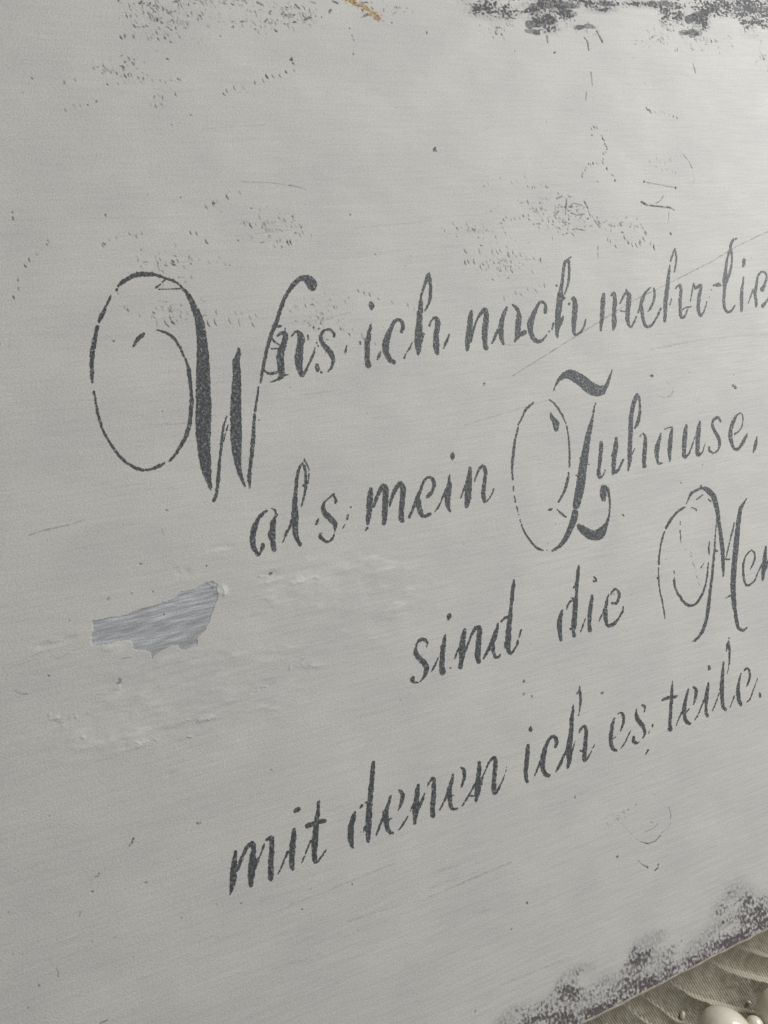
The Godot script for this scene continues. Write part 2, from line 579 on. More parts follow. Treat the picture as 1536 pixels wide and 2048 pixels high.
	scratch(.45, 0.37, "3048,656 3105,609 3101,565 3056,526 2985,520 2923,545")
	dots(.95, "3843,527,16 3830,517,13 2977,-299,10 3270,-176,8")
	scratch(.6, 0.40, "1421,934 2321,1269 2820,1454 3365,1608 3871,1756 4265,1895 4709,2015")
	scratch(.25, 0.70, "-533,1594 -203,1600 60,1635")
	scratch(.25, 0.63, "-1644,967 -1215,920")
	scratch(.25, 0.82, "1362,1216 1659,1182")
	scratch(.25, 0.78, "872,582 1746,675")
	scratch(.25, 0.70, "-489,1030 -157,1025")
	scratch(.25, 0.93, "2936,987 3550,1014 4427,977")
	ticks(.4, 2.83, 2.12, "1453,1607 1774,1667 1990,1694")
	ticks(.4, 2.46, 1.84, "-203,1600 30,1493 259,1343")
	ticks(.4, 3.16, 2.37, "2922,-931 2942,-1319")
	ticks(.4, 2.48, 1.86, "-141,2287 -360,2421 -684,2400")
	dots(.9, "1119,2955,23 930,-1644,18 3861,502,34 2255,-465,15 2898,742,26 699,343,13 -1004,-286,19 1666,-1953,19 -2268,2543,10 1130,902,18 971,-1785,14 900,-1748,13 232,2430,13 -1655,2532,11")
	nicked(.48, "-1319,1791,216,152")
	nicked(.48, "-203,1600,206,244")
	nicked(.48, "-1306,2132,216,153")
	nicked(.48, "1584,1953,301,181")
	nicked(.48, "-457,2347,239,162")
	filler(.24, "-1676,-999,926,359 -600,-463,803,194 -2052,-1112,818,210 -184,-680,507,277")
	scratch(.92, 3.84, "2336,4087 2461,4115 2621,4144")
	scratch(.92, 3.87, "2420,4258 2668,4293 2920,4295")
	scratch(.92, 4.42, "4221,4205 4433,4274 4692,4379")
	scratch(.88, 2.29, "2291,4030 2410,4015")
	scratch(.88, 2.39, "2838,4076 3003,4101 3068,4084")
	scratch(.88, 2.46, "3186,4331 3349,4329")
	scratch(.88, 2.63, "4090,4068 4299,4085")
	scratch(.88, 2.56, "3725,4345 3978,4367 4097,4342")
	scratch(.88, 2.79, "4885,4345 5087,4333 5351,4376")
	scratch(.88, 2.65, "4211,4041 4349,4076")
	scratch(.88, 2.37, "2711,4195 2871,4211")
	scratch(.92, 0.78, "2246,2469 2312,2495")
	scratch(.92, 0.78, "2352,2460 2324,2383 2304,2323")
	scratch(.92, 0.77, "2177,2309 2236,2355")
	scratch(.92, 0.80, "2607,2255 2649,2175")
	scratch(.92, 0.79, "2539,2430 2563,2367")
	scratch(.92, 0.78, "2369,2330 2431,2308 2511,2316")
	scratch(.92, 0.78, "2387,2185 2474,2165")
	scratch(.8, 0.55, "2256,2411 2286,2385")
	scratch(.8, 0.56, "2452,2274 2486,2313")
	scratch(.8, 0.54, "1976,2371 2018,2348")
	scratch(.8, 0.56, "2415,2420 2506,2395")
	scratch(.8, 0.57, "2566,2340 2573,2288")
	scratch(.8, 0.55, "2252,2244 2276,2284")
	scratch(.8, 0.58, "2884,2207 2936,2213")
	scratch(.92, 0.82, "-308,4192 -272,4169")
	scratch(.92, 0.83, "-182,4181 -142,4159")
	scratch(.92, 0.84, "13,4108 27,4076")
	scratch(.92, 0.86, "186,4053 237,4071")
	scratch(.92, 0.83, "-129,4045 -159,4019")
	scratch(.92, 0.85, "132,4175 160,4147")
	scratch(.92, 0.86, "266,4206 311,4196")
	scratch(.92, 0.78, "-829,4163 -798,4169")
	scratch(.92, 0.77, "-1027,4104 -1010,4081")
	scratch(.92, 0.77, "-1095,4132 -1080,4152")
	scratch(.92, 0.88, "463,4219 504,4204")
	scratch(.92, 0.90, "692,4093 754,4121")
	raised_hair(0.99, "-2213,-1203 -2168,-1262 -2112,-1271 -2026,-1271")
	raised_hair(0.95, "-2687,-894 -2668,-936 -2602,-940 -2561,-937")
	raised_hair(0.96, "-2526,-1072 -2500,-1110 -2463,-1098")
	raised_hair(1.11, "-1020,-1021 -923,-1031 -798,-1072")
	raised_hair(1.03, "-1849,-1193 -1690,-1221 -1651,-1214")
	raised_hair(1.10, "-1091,-271 -1005,-323 -949,-368")
	raised_hair(1.06, "-1523,-240 -1462,-239 -1393,-283 -1369,-351 -1398,-382")
	raised_hair(1.03, "-1828,-1311 -1804,-1338")
	raised_hair(1.07, "-1363,-1127 -1230,-1100 -1117,-1099")
	raised_hair(1.12, "-943,-969 -807,-956")
	raised_hair(0.95, "-2607,-968 -2445,-964")
	raised_hair(1.49, "-2700,-897 -2603,-946 -2496,-949")
	raised_hair(1.78, "-773,-399 -630,-407")
	# stray pinholes
	for k in 170:
		dab(Vector2(rng.randf_range(LEFT, RIGHT), rng.randf_range(BOTTOM, TOP)), rng.randf_range(0.08, 0.3), rng.randf_range(0.25, 0.8), 0.2)
	var wear := grid_bytes(wear_grid)
	var fill := grid_bytes(fill_grid)
	var chip := noise_bytes(3, 0.135, 3, 1800, SIZE, 5.0)
	var chip_tall := noise_bytes(4, 0.15, 3, SIZE, 1300, 4.0)
	var chip_big := noise_bytes(5, 0.034, 3, 1300, SIZE, 14.0)
	var mottle := noise_bytes(8, 0.006, 3, SIZE, SIZE)
	var streak := noise_bytes(9, 0.10, 3, 150, SIZE)
	var streak_fine := noise_bytes(10, 0.30, 1, 200, SIZE)
	var wave := noise_bytes(14, 0.055, 2, 420, SIZE)
	var grain := noise_bytes(11, 0.34, 1, SIZE, SIZE)
	var smear := noise_bytes(16, 0.021, 3, 1000, SIZE, 22.0)
	var low := Vector2(1e9, 1e9)
	var high := Vector2(-1e9, -1e9)
	for p in patch_points:
		low = low.min(p)
		high = high.max(p)
	var rust_low := rust_points[0].min(rust_points[rust_points.size() - 1]) - Vector2(8, 8)
	var rust_high := rust_points[0].max(rust_points[rust_points.size() - 1]) + Vector2(8, 8)
	var colors := PackedByteArray()
	colors.resize(SIZE * SIZE * 3)
	var at := 0
	for j in SIZE:
		var y := TOP - (j + 0.5) * step_y
		var rim := clampf((-y - 190.0) / 30.0, 0.0, 1.0)  # the primer under the lower edge is browner
		for i in SIZE:
			var x := LEFT + (i + 0.5) * step_x
			var w := wear[at] * 0.00392
			var g := grain[at] * 0.00392 - 0.5
			var st := streak[at] * 0.00392 - 0.5
			var sf := streak_fine[at] * 0.00392 - 0.5
			var mo := mottle[at] * 0.00392 - 0.5
			var v := 0.745 + mo * 0.038 + st * 0.015 + sf * 0.010 + g * 0.07 + rng.randf_range(-0.02, 0.02)
			var r := v * 1.003
			var gr := v * 0.994
			var b := v * 0.975 - mo * 0.016
			var height := (wave[at] * 0.00392 - 0.5) * 4.2 + st * 3.6 + sf * 1.1 + g * 2.6 + mo * 6.0 + relief[at]
			# white filler, smeared and slightly proud
			var f := fill[at] * 0.00392
			if f > 0.02:
				var sm := smear[at] * 0.00392
				var q := clampf((f * 0.75 + sm - 0.84) * 5.0, 0.0, 1.0)
				r += q * 0.026
				gr += q * 0.028
				b += q * 0.032
				height += q * 4.0 + ((sm - 0.5) * 90.0 + (chip_big[at] * 0.00392 - 0.5) * 26.0) * minf(f, 0.6)
			if x > low.x and x < high.x and y > low.y and y < high.y:
				var edge := smear[at] * 0.00392 - 0.5
				if Geometry2D.is_point_in_polygon(Vector2(x + edge * 1.4 + (chip_big[at] * 0.00392 - 0.5) * 2.2, y + edge * 0.8 + (chip_big[at] * 0.00392 - 0.5) * 1.4), patch_points):
					var k := 0.655 + st * 0.24 + sf * 0.22 + g * 0.10
					var cover := clampf(0.90 + st * 0.5 + sf * 0.4, 0.4, 0.97)
					r = lerpf(r, k * 0.985, cover)
					gr = lerpf(gr, k * 0.99, cover)
					b = lerpf(b, k * 1.015, cover)
					height -= 8.0
			# chips: the dark primer shows where the paint is sanded through
			var c := 0.0
			if w > 0.02:
				w = clampf(w * (0.76 + 0.48 * chip_big[at] * 0.00392), 0.0, 1.0)
				var n := lerpf(chip[at], chip_tall[at], rim) * 0.00392 * 0.68 + chip_big[at] * 0.00392 * 0.32 + sf * 0.06
				n += maxf(w - 0.6, 0.0) * st * 0.5 + g * 0.10
				c = clampf((n - (0.99 - w * 0.74)) * (6.5 - 2.8 * rim), 0.0, 1.0)
				# scuffed thin round the chips
				# scuffed thin round the chips: a grey haze, wider along the lower edge
				var scuff := clampf((w - 0.18) * 2.0, 0.0, 1.0) * clampf((smear[at] * 0.00392 - 0.30 + sf * 0.5 + 0.2 * rim) * 2.2, 0.0, 1.0) * (0.50 + 0.18 * rim) * clampf(chip_tall[at] * 0.00392 * 2.2 - 0.45, 0.0, 1.0)
				r = lerpf(r, 0.46, scuff)
				gr = lerpf(gr, 0.45, scuff)
				b = lerpf(b, 0.45, scuff)
			if mark[at] > 0.0:
				c = maxf(c, mark[at] * clampf(0.30 + 1.25 * chip[at] * 0.00392 + sf * 0.4, 0.0, 1.0))
			if c > 0.0:
				var k := 0.345 + 0.05 * st + 0.16 * g + 0.05 * (chip_tall[at] * 0.00392 - 0.5) + 0.10 * (chip_big[at] * 0.00392 - 0.5)
				r = lerpf(r, k * (1.01 + 0.04 * rim), c)
				gr = lerpf(gr, k * (1.0 - 0.01 * rim), c)
				b = lerpf(b, k * (1.03 - 0.03 * rim), c)
				height -= c * 9.0
			if x > rust_low.x and x < rust_high.x and y > rust_low.y and y < rust_high.y:
				var near := 1e9
				for q in rust_points.size() - 1:
					near = minf(near, Geometry2D.get_closest_point_to_segment(Vector2(x, y), rust_points[q], rust_points[q + 1]).distance_to(Vector2(x, y)))
				var k := clampf((1.7 - near + (chip[at] * 0.00392 - 0.5) * 5.0) * 0.6, 0.0, 1.0) * 0.75 * (1.0 - c * 0.6)
				var tone := 0.82 + 0.5 * (chip_big[at] * 0.00392 - 0.4) + g * 0.3
				r = lerpf(r, 0.66 * tone, k)
				gr = lerpf(gr, 0.48 * tone, k)
				b = lerpf(b, 0.25 * tone, k)
			colors[at * 3] = int(clampf(r, 0.0, 1.0) * 255.0 + 0.5)
			colors[at * 3 + 1] = int(clampf(gr, 0.0, 1.0) * 255.0 + 0.5)
			colors[at * 3 + 2] = int(clampf(b, 0.0, 1.0) * 255.0 + 0.5)
			relief[at] = height * 0.02 + 0.5
			at += 1
	var m := StandardMaterial3D.new()
	m.resource_name = "chalk_paint"
	m.albedo_texture = ImageTexture.create_from_image(Image.create_from_data(SIZE, SIZE, false, Image.FORMAT_RGB8, colors))
	m.heightmap_enabled = true
	m.heightmap_texture = ImageTexture.create_from_image(Image.create_from_data(SIZE, SIZE, false, Image.FORMAT_RF, relief.to_byte_array()))
	m.heightmap_scale = 0.10
	m.roughness = 0.48
	m.metallic_specular = 0.1
	m.texture_repeat = false
	mark.clear()
	relief.clear()
	return m


# ---------------------------------------------------------------- the sign

func ring(inset: float, height: float) -> PackedVector3Array:
	# the sign's outline, drawn in by inset, with slightly uneven edges
	var out := PackedVector3Array()
	var corner := 3.0
	var a := Vector2(LEFT, BOTTOM)
	var c := Vector2(RIGHT, TOP)
	var outline := PackedVector2Array()
	var mids := [Vector2(c.x - corner, c.y - corner), Vector2(a.x + corner, c.y - corner), Vector2(a.x + corner, a.y + corner), Vector2(c.x - corner, a.y + corner)]
	for q in 4:
		for k in 7:
			var t := PI * 0.5 * q + PI * 0.5 * k / 6.0
			outline.append(mids[q] + Vector2(cos(t), sin(t)) * (corner - inset))
		var from := outline[outline.size() - 1]
		var t1 := PI * 0.5 * (q + 1)
		var to: Vector2 = mids[(q + 1) % 4] + Vector2(cos(t1), sin(t1)) * (corner - inset)
		for k in range(1, 120):
			var p := from.lerp(to, k / 120.0)
			var out_dir := Vector2(cos(t1), sin(t1))
			outline.append(p + out_dir * rough_noise.get_noise_2d(p.x * 0.25, p.y * 0.25) * 0.35)
	for p in outline:
		out.append(Vector3(p.x, height, -p.y) * 0.001)
	return out


func face_uv(p: Vector3) -> Vector2:
	return Vector2((p.x * 1000.0 - LEFT) / (RIGHT - LEFT), (TOP + p.z * 1000.0) / (TOP - BOTTOM))


func band(mesh: ArrayMesh, rings: Array) -> void:
	var verts := PackedVector3Array()
	var uvs := PackedVector2Array()
	var index := PackedInt32Array()
	var n: int = rings[0].size()
	for r in rings:
		for p in r:
			verts.append(p)
			uvs.append(face_uv(p))
	var normals := PackedVector3Array()
	normals.resize(verts.size())
	for k in rings.size() - 1:
		for i in n:
			var a := k * n + i
			var b := k * n + (i + 1) % n
			index.append_array([a, b, a + n, b, b + n, a + n])
			var nn := (verts[a + n] - verts[a]).cross(verts[b] - verts[a])
			for v in [a, b, a + n, b + n]:
				normals[v] += nn
	for i in normals.size():
		normals[i] = normals[i].normalized()
	if normals[n / 2].y < 0.0 and normals[0].y < 0.0:
		for i in normals.size():
			normals[i] = -normals[i]
	made(verts, normals, uvs, mesh, index)


func make_sign() -> void:
	rough_noise = FastNoiseLite.new()
	rough_noise.seed = 21
	rough_noise.frequency = 0.42
	rough_noise.fractal_type = FastNoiseLite.FRACTAL_NONE
	rough_noise_fine = FastNoiseLite.new()
	rough_noise_fine.seed = 22
	rough_noise_fine.frequency = 1.1
	rough_noise_fine.fractal_type = FastNoiseLite.FRACTAL_NONE
	sign_root = Node3D.new()
	sign_root.name = "wooden_sign"
	add_child(sign_root)
	tag(sign_root, "worn off-white painted wooden sign with a German sentence in dark script letters", "sign")
	var mesh := ArrayMesh.new()
	# the flat face: one sheet
	var rim := ring(2.0, 0.0)
	var verts := PackedVector3Array([Vector3((LEFT + RIGHT) * 0.0005, 0.0, -(TOP + BOTTOM) * 0.0005)])
	verts.append_array(rim)
	var normals := PackedVector3Array()
	var uvs := PackedVector2Array()
	for p in verts:
		normals.append(Vector3.UP)
		uvs.append(face_uv(p))
	var index := PackedInt32Array()
	for i in rim.size():
		index.append_array([0, 1 + (i + 1) % rim.size(), 1 + i])
	made(verts, normals, uvs, mesh, index)
	# the rounded arris, rubbed to pale wood, then the side and the back
	band(mesh, [rim, ring(1.0, -0.22), ring(0.3, -0.8), ring(0.0, -1.8), ring(0.0, -6.0), ring(0.1, -THICK + 0.5), ring(1.0, -THICK)])
	var back := ring(1.0, -THICK)
	verts = PackedVector3Array([Vector3((LEFT + RIGHT) * 0.0005, -THICK * 0.001, -(TOP + BOTTOM) * 0.0005)])
	verts.append_array(back)
	normals = PackedVector3Array()
	uvs = PackedVector2Array()
	for p in verts:
		normals.append(Vector3.DOWN)
		uvs.append(face_uv(p))
	index = PackedInt32Array()
	for i in back.size():
		index.append_array([0, 1 + i, 1 + (i + 1) % back.size()])
	made(verts, normals, uvs, mesh, index)
	mesh.surface_set_material(0, face_material())
	var wood := StandardMaterial3D.new()
	var n := FastNoiseLite.new()
	n.seed = 31
	n.frequency = 0.03
	n.fractal_octaves = 4
	var t := NoiseTexture2D.new()
	t.width = 256
	t.height = 256
	t.seamless = true
	t.noise = n
	var g := Gradient.new()
	g.set_color(0, Color(0.62, 0.57, 0.54))
	g.set_color(1, Color(0.86, 0.82, 0.78))
	t.color_ramp = g
	wood.albedo_texture = t
	wood.uv1_triplanar = true
	wood.uv1_scale = Vector3(22.0, 60.0, 22.0)
	wood.roughness = 0.6
	mesh.surface_set_material(1, wood)
	mesh.surface_set_material(2, wood)
	mesh_part("panel", mesh, null, sign_root)
	write_letters()


func ink(called: String, label: String, data: String) -> void:
	# one letter: its brush strokes, each a list of x,y,width, joined into one raised film of paint with ragged edges
	var g := 0.2
	var film := 0.09
	var strokes := []
	var low := Vector2(1e9, 1e9)
	var high := Vector2(-1e9, -1e9)
	for s in data.split(";", false):
		var raw := []
		for p in s.split(" ", false):
			var n := p.split_floats(",")
			raw.append(Vector3(n[0], n[1], n[2] * 0.5) * UNIT)
		var pts := []
		for k in raw.size():
			if k == 0:
				pts.append(raw[0])
				continue
			var p0: Vector3 = raw[maxi(0, k - 2)]
			var p1: Vector3 = raw[k - 1]
			var p2: Vector3 = raw[k]
			var p3: Vector3 = raw[mini(raw.size() - 1, k + 1)]
			for q in range(1, 4):
				var u := q / 3.0
				pts.append(0.5 * ((2.0 * p1) + (p2 - p0) * u + (2.0 * p0 - 5.0 * p1 + 4.0 * p2 - p3) * u * u + (3.0 * p1 - p0 - 3.0 * p2 + p3) * u * u * u))
		if pts.size() == 1:
			pts.append(pts[0] + Vector3(0.05, 0.05, 0.0))
		strokes.append(pts)
		for p in pts:
			low = low.min(Vector2(p.x, p.y) - Vector2(p.z + 1.2, p.z + 1.2))
			high = high.max(Vector2(p.x, p.y) + Vector2(p.z + 1.2, p.z + 1.2))
	low = (low / g).floor() * g
	var nx := int((high.x - low.x) / g) + 2
	var ny := int((high.y - low.y) / g) + 2
	var field := PackedFloat32Array()
	field.resize(nx * ny)
	field.fill(9.0)
	for pts in strokes:
		for k in pts.size() - 1:
			var a: Vector3 = pts[k]
			var b: Vector3 = pts[k + 1]
			var d := Vector2(b.x - a.x, b.y - a.y)
			var l2 := maxf(d.length_squared(), 1e-6)
			var reach := maxf(a.z, b.z) + 0.6
			var i0 := maxi(0, int((minf(a.x, b.x) - reach - low.x) / g))
			var i1 := mini(nx - 1, int((maxf(a.x, b.x) + reach - low.x) / g) + 1)
			var j0 := maxi(0, int((minf(a.y, b.y) - reach - low.y) / g))
			var j1 := mini(ny - 1, int((maxf(a.y, b.y) + reach - low.y) / g) + 1)
			for j in range(j0, j1 + 1):
				var py := low.y + j * g - a.y
				for i in range(i0, i1 + 1):
					var px := low.x + i * g - a.x
					var u := clampf((px * d.x + py * d.y) / l2, 0.0, 1.0)
					var ex := px - d.x * u
					var ey := py - d.y * u
					var f := sqrt(ex * ex + ey * ey) - (a.z + (b.z - a.z) * u)
					if f < field[j * nx + i]:
						field[j * nx + i] = f
	for k in nx * ny:
		if absf(field[k]) < 0.9:
			var x := low.x + (k % nx) * g
			var y := low.y + (k / nx) * g
			field[k] += rough_noise.get_noise_2d(x * 1.6, y * 0.9) * 0.18 + rough_noise_fine.get_noise_2d(x * 1.5, y * 1.2) * 0.15 - 0.07
		if field[k] < 0.0:
			# pinholes and brush misses inside a stroke
			var x := low.x + (k % nx) * g
			var y := low.y + (k / nx) * g
			field[k] = maxf(field[k], (rough_noise_fine.get_noise_2d(x * 1.9 + 300.0, y * 1.1) - 0.66) * 0.9)
	var verts := PackedVector3Array()
	var normals := PackedVector3Array()
	var uvs := PackedVector2Array()
	for j in ny - 1:
		var run := -1
		for i in nx:
			var full := false
			var k := j * nx + i
			if i < nx - 1:
				full = field[k] < 0.0 and field[k + 1] < 0.0 and field[k + nx] < 0.0 and field[k + nx + 1] < 0.0
			if full:
				if run < 0:
					run = i
				continue
			if run >= 0:
				var x0 := low.x + run * g
				var x1 := low.x + i * g
				var y0 := low.y + j * g
				var y1 := y0 + g
				for p in [Vector2(x0, y0), Vector2(x1, y1), Vector2(x1, y0), Vector2(x0, y0), Vector2(x0, y1), Vector2(x1, y1)]:
					verts.append(Vector3(p.x, film, -p.y) * 0.001)
					normals.append(Vector3.UP)
					uvs.append(p / 40.0)
				run = -1
			if i >= nx - 1:
				continue
			var f := [field[k], field[k + 1], field[k + nx + 1], field[k + nx]]
			if f[0] >= 0.0 and f[1] >= 0.0 and f[2] >= 0.0 and f[3] >= 0.0:
				continue
			var corner := [Vector2(i, j), Vector2(i + 1, j), Vector2(i + 1, j + 1), Vector2(i, j + 1)]
			var poly := PackedVector2Array()
			var kinds := []
			for q in 4:
				var fa: float = f[q]
				var fb: float = f[(q + 1) % 4]
				if fa < 0.0:
					poly.append(low + corner[q] * g)
					kinds.append(0)
				if (fa < 0.0) != (fb < 0.0):
					poly.append(low + (corner[q] as Vector2).lerp(corner[(q + 1) % 4], fa / (fa - fb)) * g)
					kinds.append(1 if fa < 0.0 else 2)
			for q in range(1, poly.size() - 1):
				for p in [poly[0], poly[q + 1], poly[q]]:
					verts.append(Vector3(p.x, film, -p.y) * 0.001)
					normals.append(Vector3.UP)
					uvs.append(p / 40.0)
			for q in poly.size():
				var r := (q + 1) % poly.size()
				if kinds[q] == 1 and kinds[r] == 2:
					var a := poly[q]
					var b := poly[r]
					var nn := Vector3(b.y - a.y, 0.35, b.x - a.x).normalized()
					for w in [[a, film], [b, film], [b, -0.03], [a, film], [b, -0.03], [a, -0.03]]:
						var p: Vector2 = w[0]
						verts.append(Vector3(p.x, w[1], -p.y) * 0.001)
						normals.append(nn)
						uvs.append(p / 40.0)
	if verts.is_empty():
		return
	var o := mesh_part(called, made(verts, normals, uvs), ink_material, sign_root)
	if label:
		o.set_meta("label", label)


func write_letters() -> void:
	var n := FastNoiseLite.new()
	n.seed = 41
	n.frequency = 0.05
	n.fractal_octaves = 3
	n.domain_warp_enabled = true
	n.domain_warp_amplitude = 18.0
	var im := n.get_image(512, 512, false, false, true)
	var im2 := Image.create(512, 512, false, Image.FORMAT_RGB8)
	for j in 512:
		for i in 512:
			var v := im.get_pixel(i, j).r
			var k := 0.298 + 0.20 * (v - 0.5) + rng.randf_range(-0.018, 0.018)
			if v > 0.66:
				k += (v - 0.66) * 0.75   # brushed thin
			im2.set_pixel(i, j, Color(k * 0.985, k, k * 1.03))
	ink_material = StandardMaterial3D.new()
	ink_material.resource_name = "dark_grey_paint"
	ink_material.albedo_texture = ImageTexture.create_from_image(im2)
	ink_material.heightmap_enabled = true
	ink_material.heightmap_texture = ImageTexture.create_from_image(im)
	ink_material.heightmap_scale = 0.02
	ink_material.roughness = 0.62
	ink("letter", "large ornate capital letter W with a looped flourish", "-1218,1960,10 -1259,2002,12 -1320,2032,17 -1392,2066,22 -1450,2074,32 -1509,2076,34 -1572,2059,27 -1624,2033,26 -1662,2005,17;-1679,1978,17;-1729,1943,4 -1750,1902,14 -1779,1861,14 -1812,1809,26 -1843,1757,16;-1861,1722,21 -1891,1652,26 -1921,1570,28 -1944,1488,26 -1961,1404,23 -1972,1327,12;-1973,1258,14 -1976,1200,9 -1979,1127,14 -1974,1041,14 -1967,973,12 -1942,896,13 -1916,825,16 -1883,758,19 -1836,704,16 -1796,670,21 -1742,648,17 -1701,647,12;-1682,650,19 -1645,659,26 -1601,674,12;-1559,684,10 -1513,721,19 -1450,792,22 -1405,848,27 -1358,948,25 -1332,1033,27 -1309,1131,22 -1297,1231,22 -1291,1332,25 -1296,1396,10 -1312,1486,15 -1340,1559,17 -1373,1610,15 -1416,1637,12 -1455,1654,10;-1645,1553,14 -1616,1590,22 -1574,1623,27 -1547,1639,10;-1399,1969,17 -1384,1981,12;-1389,1956,7 -1318,1950,6 -1220,1947,9;-1386,1975,5 -1343,2009,5 -1320,2032,5;-1268,2015,10 -1238,1981,11 -1209,1940,12;-1209,1940,17 -1182,1893,28 -1157,1801,45 -1140,1697,60 -1144,1595,70 -1155,1493,78 -1175,1368,92 -1203,1231,102 -1223,1119,109 -1245,1007,112 -1270,897,109 -1290,786,96 -1302,686,86 -1310,599,74 -1311,523,49 -1307,452,25 -1306,423,7;-1301,338,22 -1268,401,20 -1234,509,22 -1204,619,17 -1169,715,10 -1116,822,6 -1085,881,5;-1204,619,15 -1162,752,13 -1127,862,13 -1081,951,8;-890,1447,15 -902,1399,33 -928,1350,51 -938,1274,56 -961,1173,64 -992,1048,76 -1018,923,81 -1041,797,83 -1056,709,73 -1068,621,55 -1073,532,35 -1064,453,18 -1055,403,10;-1020,387,8 -1009,469,30 -995,506,20 -965,604,23 -929,715,28 -903,814,23 -871,933,15;-862,951,13 -828,1051,13 -796,1138,10;-773,1174,18 -735,1274,21 -692,1374,24 -657,1449,24 -612,1536,26 -566,1598,29 -520,1686,27 -468,1774,27 -412,1849,27 -361,1898,32 -304,1940,35 -248,1942,54 -214,1906,90 -212,1872,68;-588,1587,26 -528,1583,13")
	ink("letter", "", "-621,1501,8 -597,1462,8 -570,1443,8;-638,1418,6 -587,1412,6;-728,1256,6 -702,1233,20 -662,1227,23 -614,1232,14;-497,1565,8 -507,1530,10;-566,1510,14 -535,1533,23 -504,1509,42 -530,1449,43 -565,1391,50 -586,1331,58 -592,1270,54 -596,1219,47 -613,1185,31 -664,1168,10 -702,1159,6;-589,1202,21 -547,1200,8;-458,1498,10 -421,1526,15 -396,1518,31 -383,1474,55 -397,1434,50 -420,1374,56 -438,1313,65 -448,1263,50 -446,1210,38 -434,1182,31 -393,1224,15 -355,1277,15 -317,1330,15 -286,1385,6")
	ink("letter", "", "-325,1494,8 -333,1448,8;-115,1457,17 -111,1486,19 -136,1516,17 -180,1515,17 -215,1487,19 -227,1446,28 -215,1403,36 -186,1357,43 -163,1312,43 -163,1259,24 -190,1209,15 -223,1184,9;-303,1244,30 -303,1218,32 -313,1198,13;-280,1185,15;-265,1424,6 -260,1392,8;-266,1546,11;-228,1531,13;-26,1368,6 -42,1329,17 -49,1313,9")
	ink("letter", "", "257,1691,29 256,1669,44 249,1645,20;217,1518,13 198,1474,29 173,1412,40 153,1371,48 142,1308,42 127,1245,39 123,1191,48;97,1388,13 93,1367,9")
	ink("letter", "", "211,1229,11 233,1259,24 254,1286,9;473,1431,27 498,1475,29 487,1520,27 455,1534,23 413,1506,27 367,1445,38 330,1384,51 306,1326,56 302,1267,47 320,1216,40 350,1190,34")
	ink("letter", "", "450,1216,16 466,1237,7 497,1271,9;506,1276,11 537,1316,9 555,1336,7;837,1904,9 814,1867,40 783,1825,23 744,1761,19 708,1698,16 696,1643,35 671,1568,46 645,1481,53 623,1406,64 602,1342,57 594,1277,50 579,1223,14;609,1319,46 642,1360,28 667,1390,18;826,1855,28 821,1799,23 801,1711,26 773,1647,19 723,1585,12;734,1455,12 764,1497,12 800,1521,16 819,1486,44 804,1431,42 780,1378,49 767,1312,51 755,1258,51 755,1213,28;822,1250,7 862,1307,19 902,1364,7")
	ink("letter", "", "1153,1535,24 1132,1480,43 1100,1392,43 1069,1316,45 1052,1261,43 1040,1211,26;1085,1286,29 1138,1377,19 1169,1430,12 1213,1483,19 1254,1519,31 1289,1533,41 1286,1476,48 1259,1398,51 1234,1321,53 1220,1242,41 1223,1207,41")
	ink("letter", "", "1505,1535,15 1467,1486,32 1424,1415,44 1402,1348,49 1390,1280,41 1399,1221,17;1375,1345,29 1330,1293,22 1293,1243,15;1568,1552,15 1595,1526,27 1613,1477,37 1600,1420,50 1572,1342,54 1552,1274,44 1515,1231,17;1578,1283,30 1621,1295,45 1649,1310,10")
	ink("letter", "", "1883,1456,30 1900,1508,31 1884,1545,23 1842,1543,23 1797,1495,33 1747,1429,48 1704,1363,58 1695,1293,45 1707,1233,40 1754,1202,33 1805,1216,18 1852,1252,10;1882,1279,15;1918,1298,15 1944,1349,13")
	ink("letter", "", "2277,1931,8 2236,1910,13 2193,1877,31 2162,1808,23 2126,1714,31 2092,1633,39 2071,1575,59 2043,1506,59 2014,1425,56 1988,1345,51 1971,1287,38 1954,1229,26;2110,1562,26;1998,1320,33 2031,1352,23 2059,1397,18;2238,1886,26 2230,1826,21 2204,1732,18 2160,1651,13 2116,1589,10;2058,1682,21;2149,1502,23;2188,1546,18 2212,1548,34 2215,1502,47 2191,1420,52 2162,1338,47 2142,1256,34 2154,1219,18 2216,1242,18 2264,1291,16 2292,1349,10")
	ink("letter", "", "2544,1556,31 2521,1492,48 2500,1429,43 2478,1355,43 2456,1303,35 2430,1230,14;2628,1537,17 2659,1556,34 2658,1501,43 2636,1427,43 2612,1352,43 2594,1278,48 2570,1225,21;2707,1458,17 2754,1514,17 2803,1549,27 2826,1519,44 2800,1444,49 2769,1359,44 2750,1283,41 2767,1226,19 2810,1255,15 2855,1311,15;2805,1582,12 2818,1553,17;2696,1388,10 2740,1375,10")
	ink("letter", "", "2889,1352,12 2923,1399,22 2973,1472,37 3005,1519,22 3055,1554,15 3094,1573,7;2942,1430,32 2936,1353,34 2930,1276,32 2948,1212,27 2995,1208,22 3041,1236,15;3129,1561,17 3122,1503,25 3085,1428,20 3038,1376,20 3000,1347,7")
	ink("letter", "", "3035,1231,12 3099,1292,20 3159,1364,15;3478,1922,18 3437,1873,18 3394,1808,15;3371,1764,13 3340,1687,30 3306,1599,38 3276,1523,40 3243,1447,45 3219,1381,43 3202,1315,35 3177,1244,32;3475,1893,18 3470,1836,15 3446,1770,15 3412,1704,13;3277,1387,10 3312,1451,8;3383,1536,10 3412,1556,13 3447,1564,28 3442,1508,31 3412,1431,33 3390,1342,33 3378,1258,28 3421,1259,18 3476,1322,13;3401,1318,10 3449,1342,10 3522,1346,13")
